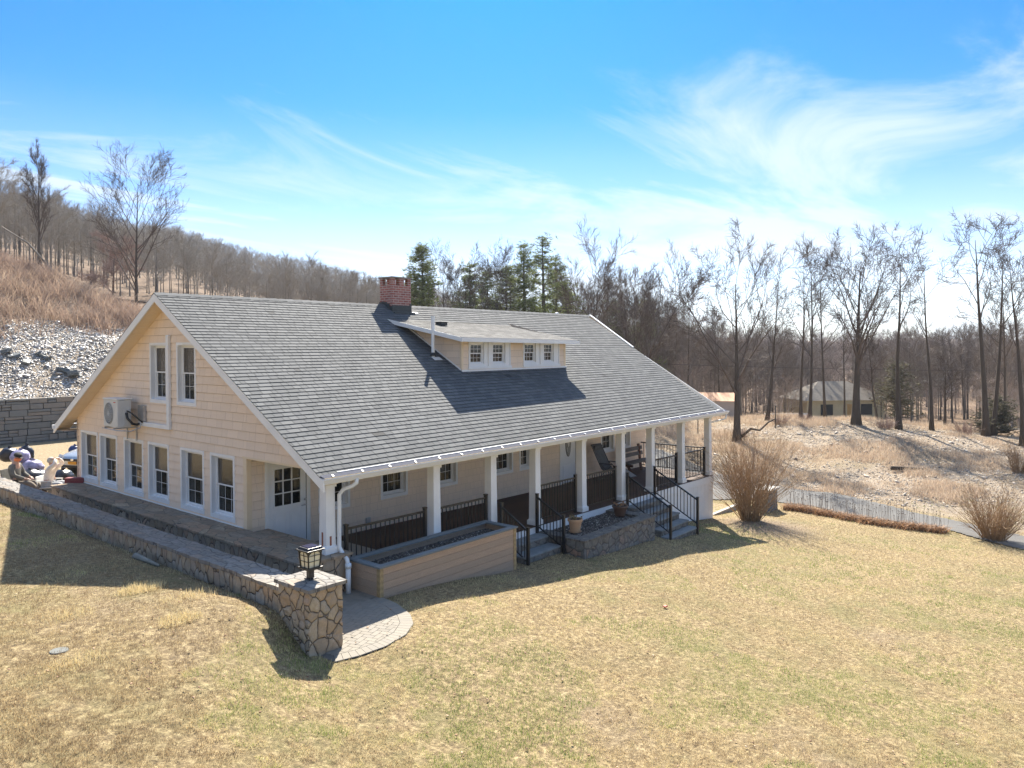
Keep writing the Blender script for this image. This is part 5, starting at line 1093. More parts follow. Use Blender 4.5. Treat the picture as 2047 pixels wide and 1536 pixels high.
def place_tree(X,D,py,kind,seed,label,lean=(0,0),r0=None,name='bare_tree',crown_m=TWIG,trunk_m=BARK,group=None,sink=.0,**kw):
    x,y=P(X,D); z=g1(x,y)-sink; H=4.04+(693-py)/F0*D-z
    tm,cm,tmm,cmm=proto(kind,seed,H,(r0 or H*.022)*.68,lean,crown_m,trunk_m,**kw)
    o=empty(name,(x,y,z)); tag(o,label,'tree',group)
    for mb,nm,m in ((tm,'trunk',tmm),(cm,'crown',cmm)):
        me=bpy.data.meshes.new(nm); me.from_pydata(mb.v,[],mb.f); me.update(); 
        if nm=='trunk': me.polygons.foreach_set('use_smooth',[True]*len(me.polygons))
        me.materials.append(m); c=bpy.data.objects.new(nm,me); COL.objects.link(c); c.parent=o
    return o
LR=lambda k:(R0[0]*k,R0[1]*k)   # lean to the right of the picture
place_tree(82,66,272,'fan',101,'bare tree with narrow upright crown at the far left of the hillside',r0=.28,twigs=5,sink=.3,tl=.42,wob=.06,spec=[(20,.30,22,.34,.07),(10,.38,26,.2,.05),(5,.42,30,.2,.04)])
t2=place_tree(272,58,262,'fan',115,'tallest bare tree above the gable, wide fan crown on a single trunk',r0=.33,spec=[(20,.50,38,.33,.03),(11,.40,32,.25,.03),(6,.42,34,.25,.02)])
place_tree(1187,46,420,'fan',103,'bare tree behind the far end of the roof ridge with several forking stems',r0=.30)
place_tree(1212,50,470,'fan',104,'bare tree leaning to the right just past the roof ridge',lean=LR(.55),r0=.22)
place_tree(1473,47,437,'spread',105,'broad bare tree with thick dark trunk nearest the porch corner',r0=.42)
place_tree(1532,54,480,'slim',106,'bare tree leaning right with a crooked dark trunk behind the berm',lean=LR(.13),r0=.26,wob=.14,spec=[(11,.28,45,.35,.05),(6,.5,40,.2,.04),(4,.5,40,.2,.04)])
place_tree(1601,55,478,'slim',107,'thin bare tree in front of the yellow house, leftmost of the close pair',lean=LR(.02),r0=.20,wob=.1)
place_tree(1618,53,455,'slim',108,'thin bare tree in front of the yellow house, right one of the close pair',lean=LR(.06),r0=.22,spec=[(12,.25,40,.4,.06),(5,.5,40,.2,.04),(4,.5,40,.2,.04)])
place_tree(1650,57,470,'slim',109,'slender straight bare tree over the middle of the yellow house',lean=LR(-.02),r0=.18)
place_tree(1688,60,560,'slim',110,'short thin bare tree just left of the massive dark trunk',r0=.16,twigs=4)
place_tree(1712,48,427,'spread',121,'massive dark bare tree with the widest crown standing on the berm crest',r0=.46,spec=[(14,.55,36,.28,.06),(7,.46,36,.2,.03),(6,.45,38,.2,.03),(3,.5,38,.2,.02)])
place_tree(1757,52,640,'slim',112,'small crooked bare tree beside the dark cedar',lean=LR(-.15),r0=.14,wob=.2)
place_tree(1797,47,436,'fork',113,'tall forked bare tree with curled top limbs, left of the row of four',r0=.30)
place_tree(1863,47,440,'fork',114,'tall slender bare tree with a small curled tuft at its top',lean=LR(.03),r0=.20)
place_tree(1889,50,690,'slim',116,'short snapped-looking bare trunk near the right edge',r0=.20,twigs=3)
place_tree(1972,45,412,'fork',117,'tallest bare tree by the right edge with gnarled spreading top',r0=.30)
place_tree(1986,46,428,'fork',118,'gnarled bare tree close behind the tallest one at the right edge',lean=LR(.02),r0=.24)
place_tree(2008,52,520,'slim',119,'thinner bare tree right of the gnarled pair',r0=.2,spec=[(12,.28,45,.4,.04),(5,.5,40,.2,.04),(4,.5,40,.2,.04)])
place_tree(2046,42,425,'fork',120,'greenish bare trunk cut by the right edge of the picture',r0=.26)
place_tree(228,76,452,'round',122,'rounded reddish bare tree left of the tallest tree on the hill',r0=.22,crown_m=TWIGR,twigs=12)
place_tree(1268,56,520,'fan',123,'bare tree with sparse upright limbs between the ridge end and the wood',r0=.2)
place_tree(885,66,476,'fan',124,'bare tree rising right of the left pine behind the chimney',r0=.2)
place_tree(990,68,462,'fan',125,'bare tree among the pines above the dormer',r0=.2)
place_tree(1020,70,480,'fan',126,'bare tree directly left of the tall feathery pine',r0=.2)
place_tree(930,64,480,'fan',127,'bare tree with dense upright twigs left of the dormer pines',r0=.2)
# evergreens
def pine(X,D,py,label,seed,wid,dens=1.,m=PINEM,name='pine_tree',z0f=.12,open_=.0,cl=.34):
    rng=random.Random(seed); x,y=P(X,D); z=g1(x,y); H=4.04+(693-py)/F0*D-z; o=empty(name,(x,y,z)); tag(o,label,'tree')
    t=MB(); t.tube([(0,0,-.4),(.1,0,H*.5),(0,.05,H*.98)],[H*.016,H*.011,.02],8); b=MB(); zz=H*z0f; cv=[];T=[]
    while zz<H*.98:
        f=zz/H; L=wid*(1-f**1.6)**.8*rng.uniform(.65,1.15)+.3
        for k in range(rng.randint(4,6)):
            if rng.random()<open_: continue
            a=rng.random()*6.28; l=L*rng.uniform(.55,1.1); e=Vector((math.cos(a)*l,math.sin(a)*l,zz+l*rng.uniform(-.05,.35))); s=Vector((0,0,zz)); b.tube([s,s.lerp(e,.5)+Vector((0,0,-.05*l)),e],[.035,.025,.012],4,False)
            for q in range(int(11*dens*l)+3):
                c=s.lerp(e,rng.uniform(.3,1.05))+Vector((rng.gauss(0,.22),rng.gauss(0,.22),rng.gauss(.05,.14))); tn=rng.random()
                for w in range(8):
                    d=Vector((rng.gauss(0,1),rng.gauss(0,1),rng.gauss(.25,.6))).normalized(); pp=perp(d,rng)*.022; cv+=[c-pp,c+pp,c+d*cl*rng.uniform(.6,1.1)]; T.append(min(1,max(0,tn+rng.gauss(0,.15))))
        zz+=H*.032*rng.uniform(.7,1.3)
    t.v+=[]; me=bpy.data.meshes.new('trunk'); n=len(t.v); me.from_pydata(t.v+b.v,[],t.f+[tuple(i+n for i in f) for f in b.f]); me.materials.append(BARK); c=bpy.data.objects.new('trunk',me); COL.objects.link(c); c.parent=o
    c=nmesh('crown',np.array([tuple(v) for v in cv]),[np.arange(len(cv)).reshape(-1,3)],m,None,tone=T); c.parent=o
    return o
pine(845,62,487,'bushy light green pine just right of the chimney',201,2.7,1.5)
pine(940,72,520,'low dark pine half hidden by bare twigs right of the chimney',202,2.8,1.3)
pine(1048,66,482,'tall feathery pine, left of the two above the dormer end',203,2.3,1.3,open_=.05)
pine(1086,62,466,'tallest dark pine with layered limbs above the dormer end',204,2.6,1.0,open_=.15)
pine(975,76,540,'small dark pine between the bare trees above the dormer',205,3.0,1.3)
pine(1012,74,530,'dark pine filling the gap below the tall feathery pine',212,2.8,1.3)
pine(1112,72,505,'olive pine right of the tallest dark pine',213,2.4,1.2)
pine(1132,60,560,'thin open pine with sparse limbs near the ridge end',206,2.6,.6,open_=.3)
pine(1232,66,600,'low olive pine in the wood right of the ridge end',207,2.4,.8,open_=.2)
pine(1290,70,600,'low dark pine behind the bare saplings right of the roof',208,2.4,.8,open_=.2)
pine(1790,58,725,'dark ragged cedar in front of the far lawn',209,2.0,.6,open_=.3,m=CEDAR,name='cedar_tree',cl=.25)
pine(1990,47,800,'low tangled evergreen growth at the foot of the gnarled trees',211,1.4,.4,open_=.3,m=CEDAR,name='cedar_tree',cl=.22,z0f=.02)
# individuals of the wood: copies of a few trees
def wood_protos(n,seed,**kw):
    out=[]
    for i in range(n):
        kind=['slim','fan','round','slim','spread','fan'][i%6]; sp={'slim':[(12,.24,42,.35,.05),(6,.5,42,.2,.04)],'fan':[(9,.6,26,.25,.03),(8,.42,34,.2,.03)],'round':[(12,.5,50,.3,.03),(8,.5,42,.15,.02)],'spread':[(11,.5,46,.35,.03),(8,.45,42,.2,.03)]}[kind]
        tm,cm=tree_meshes(seed+i,10,.10,sp,.88,(0,0),.09,.009,.75,22,sides=(6,4,3,3)); ms=[]
        for mb,nm,m in ((tm,'trunk',BARKL if i%3 else BARK),(cm,'crown',kw.get('m',TWIG))):
            me=bpy.data.meshes.new(nm); me.from_pydata(mb.v,[],mb.f); me.update(); me.materials.append(m); ms.append(me)
        out.append(ms)
    return out
WP=wood_protos(6,300,m=TWIGS); WP2=wood_protos(6,320,m=TWIGM)
def hsc(X): return 1-.38*float(sst(150,620,X))
def scatter_trees(protos,n,X0,X1,D0,D1,h0,h1,label,group,rng,name='woodland_tree',avoid=lambda X,D:False,hf=lambda X:1):
    c=0; tries=0
    while c<n and tries<n*20:
        tries+=1; X=rng.uniform(X0,X1); D=D0+(D1-D0)*rng.random()**.8
        if avoid(X,D): continue
        x,y=P(X,D); z=g1(x,y); h=rng.uniform(h0,h1)*hf(X); ms=protos[rng.randrange(len(protos))]
        o=bpy.data.objects.new(name,None); COL.objects.link(o); o.location=(x,y,z-.1); s=h/10; o.scale=(s*rng.uniform(.8,1.15),)*2+(s,); o.rotation_euler=(0,0,rng.random()*6.28); o.empty_display_size=.3
        tag(o,label,'tree',group)
        for me,nm in zip(ms,('trunk','crown')): q=bpy.data.objects.new(nm,me); COL.objects.link(q); q.parent=o
        c+=1
scatter_trees(WP,120,-60,760,76,112,9,12.5,'bare grey woodland tree on the leaf-littered slope behind the gable','bare trees along the lower edge of the hillside wood',random.Random(1),avoid=lambda X,D:(110<X<330 and D<88) or (X>500 and D<80),hf=hsc)
scatter_trees(WP,60,560,1130,76,100,8.0,10.5,'bare grey woodland tree above the roof ridge','bare trees in the wood above the roof ridge',random.Random(2))
def av(X,D): return (1590<X<1745 and D<88) or (1400<X<1590 and D<72) or (1745<X<1960 and D<74)
scatter_trees(WP2,150,1130,2120,60,98,8.5,12,'bare brown tree in the wood beyond the berm','bare trees in the wood beyond the berm',random.Random(3),avoid=av,hf=lambda X:1.14 if X<1430 else 1.02)
# the rest of the woods as one mass each
def wood_mass(name,label,protos,n,X0,X1,D0,D1,h0,h1,rs,avoid=None,m=None,pw=.8,hf=lambda X:1):
    Vs=[];F3=[];F4=[];off=0
    arr=[]
    for ms in protos:
        vs=[];f3=[];f4=[];o=0
        for me in ms:
            v=np.empty(len(me.vertices)*3,np.float32); me.vertices.foreach_get('co',v); v=v.reshape(-1,3)
            tot=np.empty(len(me.polygons),np.int32); me.polygons.foreach_get('loop_total',tot); st=np.empty(len(me.polygons),np.int32); me.polygons.foreach_get('loop_start',st); li=np.empty(len(me.loops),np.int32); me.loops.foreach_get('vertex_index',li)
            a=st[tot==3]; b=st[tot==4]; f3.append(li[a[:,None]+np.arange(3)]+o); f4.append(li[b[:,None]+np.arange(4)]+o); vs.append(v); o+=len(v)
        arr.append((np.concatenate(vs),np.concatenate(f3),np.concatenate(f4)))
    for i in range(n):
        X=rs.uniform(X0,X1); D=D0+(D1-D0)*rs.rand()**pw
        if avoid and avoid(X,D): continue
        x,y=P(X,D); z=g1(x,y); h=rs.uniform(h0,h1)/10*hf(X); a=rs.rand()*6.28; c,s=math.cos(a),math.sin(a); v,f3,f4=arr[rs.randint(len(arr))]
        w=h*rs.uniform(.8,1.2); Vs.append(np.stack([(v[:,0]*c-v[:,1]*s)*w+x,(v[:,0]*s+v[:,1]*c)*w+y,v[:,2]*h+z-.1],1)); F3.append(f3+off);F4.append(f4+off); off+=len(v)
    o=nmesh(name,np.concatenate(Vs),[np.concatenate(F4),np.concatenate(F3)],m or TWIGF,None); tag(o,label,'woodland',None,'stuff'); return o
def far_protos(n,seed):
    out=[]
    for i in range(n):
        sp=[[(12,.40,44,.32,.04),(6,.5,42,.2,.03)],[(10,.5,30,.25,.03),(7,.45,36,.2,.03)],[(12,.46,52,.28,.02),(6,.5,42,.2,.02)]][i%3]
        tm,cm=tree_meshes(seed+i,10,.12,sp,.85,(0,0),.09,.013,.9,10,sides=(4,3,3,3)); ms=[]
        for mb in (tm,cm): me=bpy.data.meshes.new('w'); me.from_pydata(mb.v,[],[f for f in mb.f if len(f)<5]); me.update(); ms.append(me)
        out.append(ms)
    return out
FP=far_protos(6,400)
wood_mass('hillside_wood','dense grey bare wood covering the hillside up to the skyline on the left',FP,1500,-160,1180,104,272,8,10.5,np.random.RandomState(4),m=TWIGS,hf=lambda X:1-.15*float(sst(150,620,X)))
wood_mass('valley_wood','dense brown bare wood filling the valley behind the berm and far lawn',FP,800,1080,2300,100,250,9,13,np.random.RandomState(5),avoid=lambda X,D:(1550<X<1760 and D<100) or (1760<X<2080 and D<104))
wood_mass('distant_wood','distant pale wood on the low ridge beyond the valley',FP,330,1080,2300,270,640,10,16,np.random.RandomState(6),m=TWIGF)
wood_mass('ridge_wood','thin bare undergrowth of saplings between the trees beyond the berm',FP,420,1130,2080,60,100,3,6.5,np.random.RandomState(7),avoid=lambda X,D:(1400<X<1590 and D<74) or (1585<X<1755 and D<92) or (1760<X<1960 and D<86))
for nm,lb in (('ridge_wood','undergrowth'),): bpy.data.objects[nm]['category']=lb; bpy.data.objects[nm].name='sapling_undergrowth'
# shrubs
def shrub(X,D,loc,label,H,spread,n,seed,m=SHRUBM):
    rng=random.Random(seed); x,y,z=loc; o=empty('bare_shrub',(x,y,z)); tag(o,label,'shrub'); b=MB()
    for i in range(n):
        a=rng.random()*6.28; r=rng.random()**.6*.30; p=Vector((r*math.cos(a),r*math.sin(a),-.1)); out=Vector((math.cos(a),math.sin(a),0)); l=H*rng.uniform(.55,1.08); k=rng.uniform(.05,.45)*spread/1.2
        d=(Vector((0,0,1))+out*k*.7+Vector((rng.gauss(0,.08),rng.gauss(0,.08),0))).normalized(); pts=[p]; ns=5
        for s in range(ns): d=(d+out*.05*k*2+perp(d,rng)*.17).normalized(); p=p+d*(l/ns); pts.append(p)
        r0=rng.uniform(.006,.014); b.tube(pts,[r0*(1-.75*s/ns) for s in range(ns+1)],4,False)
        for q in range(rng.randint(4,9)):
            f=rng.uniform(.3,.98)*ns; j=min(int(f),ns-1); c=pts[j].lerp(pts[j+1],f-j); dd=(pts[j+1]-pts[j]).normalized(); nd=(dd+perp(dd,rng)*.8).normalized(); ll=rng.uniform(.15,.6)*H/2.3; b.tube([c,c+nd*ll*.5,c+(nd+Vector((0,0,.15))).normalized()*ll],[.004,.003,.0015],3,False)
    me=bpy.data.meshes.new('stems'); me.from_pydata(b.v,[],b.f); me.update(); me.materials.append(m); c=bpy.data.objects.new('stems',me); COL.objects.link(c); c.parent=o; return o
sx,sy=18.15,-1.22; shrub(0,0,(sx,sy,g1(sx,sy)),'large bare multi-stemmed shrub by the far porch corner',3.6,1.9,280,31)
sx,sy=22.0,-8.45; shrub(0,0,(sx,sy,g1(sx,sy)),'smaller bare shrub beside the drive at the right edge',2.1,2.2,220,32)
sx,sy=24.6,-7.6; shrub(0,0,P(2040,36)+(g1(*P(2040,36)),),'low bare thorny shrub on the berm at the right edge',1.9,1.8,110,33)
# brush heaps on the berm crest
for i,(X,D,h) in enumerate(((1480,48,.8),(1560,50,1.0),(1610,51,.8),(1770,47,.9),(1930,45,1.0))):
    x,y=P(X,D); shrub(0,0,(x,y,g1(x,y)),['low tangle of bare twigs right of the broad tree trunk','low brown thicket in front of the white fence','low thicket under the close pair of thin trees','low thicket at the foot of the dark cedar','low thicket under the trees near the right edge'][i],h,2.6,90,40+i,TWIGR)
# fallen limbs and logs
def limb(name,label,pts,r,m=BARK,cat='log'):
    b=MB(); b.tube(pts,[r*(1-.6*i/(len(pts)-1)) for i in range(len(pts))],7); o=b.build(name,m,None,smooth=True); tag(o,label,cat)
x,y=P(1818,37); z=g1(x,y); limb('fallen_log','short dark log lying on the rubble of the berm',[(x-.9*R0[0],y-.9*R0[1],z+.12),(x,y,z+.10),(x+.9*R0[0],y+.9*R0[1],z+.06)],.11)
x,y=P(1520,47); z=g1(x,y); limb('fallen_branch','crooked dark fallen branch beside the broad tree trunk',[(x-1.2*R0[0],y-1.2*R0[1],z+.1),(x-.6*R0[0],y-.6*R0[1],z+.6),(x-.1*R0[0],y,z+.5),(x+.5*R0[0],y+.5*R0[1],z+1.0),(x+.9*R0[0],y+.9*R0[1],z+1.2)],.10,cat='branch')
x,y=P(110,64); zz=g1(x,y); x0_,y0_=P(0,64); limb('fallen_tree','pale fallen trunk slanting down the bank at the left edge',[(*P(110,52),emb(*P(110,52))+.3 if False else float(emb(np.array(P(105,47)[0]),np.array(P(105,47)[1])))+1.2),(*P(60,52),12.0-.6),(*P(8,54),12.9)],.09,BARKL)
x,y=P(235,72); limb('fallen_tree','dark fallen trunk lying across the forest floor behind the bank',[(*P(150,78),g1(*P(150,78))+.3),(*P(240,77),g1(*P(240,77))+.3),(*P(325,76),g1(*P(325,76))+.3)],.22)
limb('split_rail','pair of pale stone slabs lying against the foot of the low stone wall',[(-2.42,2.9,g1(-2.42,2.9)+.05),(-2.40,1.95,g1(-2.4,1.95)+.04)],.07,M_plain('pale_stone',(.20,.20,.17),.8,.15,6),'stone'); bpy.data.objects['split_rail'].name='stone_slab'
b=MB(); b.lathe([(.02,0),(.12,.006),(.11,.018),(.02,.02)],(-5.1,-1.0,g1(-5.1,-1.0)-.005),14); o=b.build('flat_stone',M_plain('flat_stone_grey',(.11,.115,.105),.7,.15,6),None); tag(o,'pale flat round stone lying in the lawn at lower left','stone')
xr_,yr_=5.2,-4.6; b=MB(); b.box(xr_-.05,xr_+.05,yr_-.03,yr_+.04,g1(xr_,yr_)+.03,g1(xr_,yr_)+.06); o=b.build('red_scrap',M_plain('red_scrap_paint',(.45,.06,.03),.6),None,bevel=.01); tag(o,'tiny red scrap lying in the middle of the lawn','litter')
# overhead cable
def cable(label,X0,p0,X1,p1,D0,D1,sag,r=.02,n=24):
    b=MB(); pts=[]
    for i in range(n+1):
        t=i/n; X=X0+(X1-X0)*t; D=D0+(D1-D0)*t; x,y=P(X,D); z=4.04+(693-(p0+(p1-p0)*t))/F0*D-sag*4*t*(1-t); pts.append((x,y,z))
    b.tube(pts,r,4); o=b.build('overhead_cable',BLKPL,None); tag(o,label,'cable')
cable('thin overhead cable crossing behind the roof toward the right edge',1150,722,2300,748,52,52,.25,.012)
# ---------------------------------------------------------------- neighbours
def hiphouse(name,label,X,D,rz_,w,dp,h,rh,wm,rm,cat='house',wins=(),gable=False,over=.5):
    x,y=P(X,D); z=g1(x,y)-.1; o=empty(name,(x,y,z),rz_); tag(o,label,cat); a,b_=w/2,dp/2
    def chd(mb,nm,m,par=o):
        me=bpy.data.meshes.new(nm); me.from_pydata(mb.v,[],mb.f); me.update(); me.materials.append(m); c=bpy.data.objects.new(nm,me); COL.objects.link(c); c.parent=par; return c
    mb=MB(); mb.box(-a,a,-b_,b_,-.6,h); chd(mb,'wall',wm)
    A,B=a+over,b_+over; mb=MB(); rl=0 if not gable else b_; e=a-b_ if not gable else A
    mb.add([(-A,-B,h-.05),(A,-B,h-.05),(A,B,h-.05),(-A,B,h-.05),(-max(e,0.1),0,h+rh),(max(e,.1),0,h+rh)],[(0,1,5,4),(2,3,4,5),(1,2,5),(3,0,4),(3,2,1,0)]); chd(mb,'roof',rm)
    for (face,c,wd,zb,ht,m) in wins:
        mb=MB(); 
        if face=='f': mb.box(c-wd/2,c+wd/2,-b_-.04,-b_+.02,zb,zb+ht)
        else: mb.box(-a-.04,-a+.02,c-wd/2,c+wd/2,zb,zb+ht)
        chd(mb,'window',m)
    return o
ang=math.atan2(R0[1],R0[0])
hiphouse('yellow_house','pale yellow one-storey house with grey hip roof seen through the trees',1664,84,ang+.1,9.0,5.6,2.6,1.9,NHW,NHR,wins=[('f',-2.2,1.4,.9,1.2,DARK),('f',.6,.9,.1,2.0,M_plain('ochre_door',(.45,.26,.08),.7)),('f',2.4,1.3,.9,1.2,DARK)])
hiphouse('garden_shed','small beige shed with a rusty orange roof left of the broad tree',1434,60,ang-.25,3.0,2.4,1.55,.55,SHEDW,SHEDR,'shed',gable=True,over=.15,wins=[('f',-.5,.06,.1,1.3,DARK)])
hiphouse('grey_house','dim grey house deep in the wood near the right edge',1868,135,ang,6,5,2.8,1.4,GREYH,M_plain('dark_roof',(.06,.055,.05),.9),wins=[('f',1.5,1.6,.9,1.2,WHITE)])
x,y=P(1572,74); z=g1(x,y); mb=MB(); 
for i in range(18): u=-2.2+i*.26; mb.box(u,u+.22,-.02,.02,0,1.0)
mb.box(-2.2,2.5,.02,.05,.2,.3); mb.box(-2.2,2.5,.02,.05,.75,.85); o=mb.build('garden_fence',WHITE,None); o.location=(x,y,z); o.rotation_euler=(0,0,ang); tag(o,'white picket fence panel left of the yellow house','fence')
for i,(X,h) in enumerate(((1395,1.6),(1412,1.6),(1550,1.5))):
    x,y=P(X,49); z=g1(x,y); b=MB(); b.tube([(x,y,z-.2),(x+.02,y,z+h)],.035,6); o=b.build('fence_post',BLACKM,None); tag(o,['thin dark fence post left of the shed','thin dark fence post in front of the shed','thin dark fence post right of the broad tree'][i],'fence post')
# big rocks at the top of the slate
for i,(X,D,s) in enumerate(((8,37.0,.30),(28,37.0,.24),(52,37.0,.26),(88,38,.26),(128,37.5,.36),(148,37.6,.40),(75,38,.18))):
    x,y=P(X,D); z=float(emb(np.array([x]),np.array([y]))[0]); mb=rough_box(-s,s,-s*.6,s*.6,-s*.25,s*.3,s*.35,.10,2.5); o=mb.build('boulder',M_plain('boulder_slate',(.10,.11,.11),.6,.3,4,bump=.5) if i==0 else bpy.data.materials['boulder_slate'],None); o.location=(x,y,z+.05); o.rotation_euler=(.2,-.25,ang+i)
    tag(o,['dark boulder at the left edge on top of the slate bank','dark boulder second from the left on the slate bank','flat-topped boulder third from the left on the slate bank','grey boulder left of the large pair on the slate bank','larger dark boulder left half of the close pair on the slate bank','largest dark boulder right half of the close pair on the slate bank','small boulder highest on the slate bank'][i],'rock')
HAZE=.00022
# ---------------------------------------------------------------- figures
def skin(name,joints,edges,m,parent,root,sub=2,M=None):
    ks=list(joints); me=bpy.data.meshes.new(name); V=[Vector(joints[k][0]) for k in ks]; 
    if M: V=[M@v for v in V]
    me.from_pydata([tuple(v) for v in V],[(ks.index(a),ks.index(b)) for a,b in edges],[]); me.update()
    o=link(name,me,m,parent); md=o.modifiers.new('Skin','SKIN'); md.use_smooth_shade=True
    if not me.skin_vertices: me.skin_vertices.new()
    for i,k in enumerate(ks):
        r=joints[k][1]; sv=me.skin_vertices[0].data[i]; sv.radius=r if isinstance(r,tuple) else (r,r); sv.use_root=(k==root)
    s=o.modifiers.new('Sub','SUBSURF'); s.levels=sub; s.render_levels=sub; return o
from mathutils import Matrix
def frame(X,D,z,yaw=0):
    x,y=P(X,D); f=math.atan2(R0[1],R0[0])+yaw; return Matrix.Translation((x,y,z))@Matrix.Rotation(f,4,'Z')   # local +x = to the right of the picture
def person(label,M,J,top,legs,hair,extra):
    o=empty('person',tuple(M.translation)); tag(o,label,'person'); 
    E=[('pel','sp'),('sp','ch'),('ch','nk'),('nk','hd'),('hd','hd2')]
    for s in 'LR': E+=[('ch','sh'+s),('sh'+s,'el'+s),('el'+s,'wr'+s),('wr'+s,'pm'+s),('pel','hp'+s),('hp'+s,'kn'+s),('kn'+s,'an'+s),('an'+s,'to'+s)]
    B={k:(v[0],v[1]) for k,v in J.items()}
    # five fingers per hand
    for s in 'LR':
        w=Vector(J['wr'+s][0]);p=Vector(J['pm'+s][0]); d=(p-w).normalized(); side=d.cross(Vector((0,0,1))); side=(side if side.length>.1 else Vector((0,1,0))).normalized()
        for i,(off,l) in enumerate(((-.030,.055),(-.011,.07),(.009,.068),(.028,.055))):
            a='f%d%s'%(i,s); b=p+d*.02+side*off; B[a]=(b,.009); B[a+'t']=(b+d*l+Vector((0,0,-.02)),.0075); E+=[('pm'+s,a),(a,a+'t')]
        B['t'+s]=(w.lerp(p,.5)-side*.045,.010); B['tt'+s]=(w.lerp(p,.5)-side*.055+d*.05,.009); E+=[('pm'+s,'t'+s),('t'+s,'tt'+s)]
    skin('body',B,E,SKIN,o,'pel',2,M)
    K=lambda ks,g:{k:(J[k][0],g(J[k][1])) for k in ks}
    gr=lambda a:(lambda r: tuple(x+a for x in r) if isinstance(r,tuple) else r+a)
    t=K(['pel','sp','ch','shL','elL','wrL','shR','elR','wrR'],gr(.018)); t['nb']=((Vector(J['ch'][0])*.35+Vector(J['nk'][0])*.65),.075)
    skin('sweatshirt',t,[('pel','sp'),('sp','ch'),('ch','nb'),('ch','shL'),('shL','elL'),('elL','wrL'),('ch','shR'),('shR','elR'),('elR','wrR')],top,o,'pel',2,M)
    l=K(['pel','hpL','knL','anL','hpR','knR','anR'],gr(.020)); skin('trousers',l,[('pel','hpL'),('hpL','knL'),('knL','anL'),('pel','hpR'),('hpR','knR'),('knR','anR')],legs,o,'pel',2,M)
    for s in 'LR': q={'a':(J['an'+s][0],.05),'b':(J['to'+s][0],.045)}; q['a']=(Vector(J['an'+s][0])+Vector((0,0,-.03)),.052); skin('shoe',q,[('a','b')],SHOE,o,'a',2,M)
    h=M@Vector(J['hd2'][0]); hc=M@Vector(J['hd'][0]); fw=(M.to_3x3()@Vector(extra.get('face',(1,0,0)))).normalized(); up=(h-hc).normalized(); sd=fw.cross(up).normalized(); c=(h+hc)/2
    for sg in (-1,1):
        b=MB(); b.sph(tuple(c+fw*.085+sd*.032*sg+up*.01),.011); b.build('eye',BLKPL,o,smooth=True); b=MB(); b.sph(tuple(c+sd*.088*sg-up*.0),.014,.014,.028); b.build('ear',SKIN,o,smooth=True)
    b=MB(); b.tube([c+fw*.085+up*.01,c+fw*.115-up*.025],[.009,.014],6); b.build('nose',SKIN,o,smooth=True)
    b=MB(); b.tube([c+fw*.088-up*.055-sd*.022,c+fw*.096-up*.055,c+fw*.088-up*.055+sd*.022],.006,5); b.build('mouth',M_plain('lips',(.35,.14,.11),.6) if 'lips' not in bpy.data.materials else bpy.data.materials['lips'],o,smooth=True)
    if hair is not None:
        b=MB(); b.sph((0,0,0),.108,.105,.105,16,10); mm=Matrix.Translation(c+up*.035-fw*.022); b.v=[tuple(mm@Vector(v)) for v in b.v if True]; b.build('hair',hair,o,smooth=True)
    if extra.get('cap'):
        b=MB(); N=16; b.lathe([(.112,0),(.113,.03),(.10,.075),(.06,.10),(.005,.108)],(0,0,0),18); b.hexa([(.07,-.06,.0),(.19,-.045,-.015),(.19,.045,-.015),(.07,.06,0)],[(.07,-.06,.012),(.19,-.045,-.005),(.19,.045,-.005),(.07,.06,.012)])
        Rm=Matrix((fw,-sd,up)).transposed().to_4x4(); mm=Matrix.Translation(c+up*.035)@Rm; b.v=[tuple(mm@Vector(v)) for v in b.v]; b.build('cap',CAPC,o,smooth=False)
    if extra.get('scarf'):
        b=MB(); b.sph((0,0,0),.105,.10,.075,14,8); mm=Matrix.Translation(c-up*.055+fw*.018); b.v=[tuple(mm@Vector(v)) for v in b.v]; b.build('face_covering',ORANGE,o,smooth=True)
    return o
g0=-.55
M1=frame(30,22.7,g0)
J1=dict(pel=((0,0,.44),(.15,.12)),sp=((-.03,0,.66),(.145,.11)),ch=((-.06,0,.92),(.17,.11)),nk=((-.02,0,1.10),.06),hd=((.02,0,1.18),(.085,.075)),hd2=((.05,0,1.31),(.095,.085)),
 shL=((-.05,.19,.99),.06),elL=((.06,.24,.72),.048),wrL=((.30,.14,.62),.034),pmL=((.38,.11,.60),(.04,.02)),shR=((-.05,-.19,.99),.06),elR=((.08,-.25,.72),.048),wrR=((.32,-.12,.60),.034),pmR=((.40,-.08,.59),(.04,.02)),
 hpL=((.05,.10,.42),.095),knL=((.48,.15,.45),.065),anL=((.80,.16,.10),.042),toL=((.97,.18,.06),.035),hpR=((.05,-.10,.42),.095),knR=((.50,-.13,.47),.065),anR=((.86,-.12,.12),.042),toR=((1.03,-.13,.08),.035))
person('seated person in grey sweatshirt, black cap and orange face covering with legs stretched out',M1,J1,GREYC,PANTS,None,dict(cap=True,scarf=True,face=(.9,-.2,-.3)))
M2=frame(92,23.0,g0-.08)
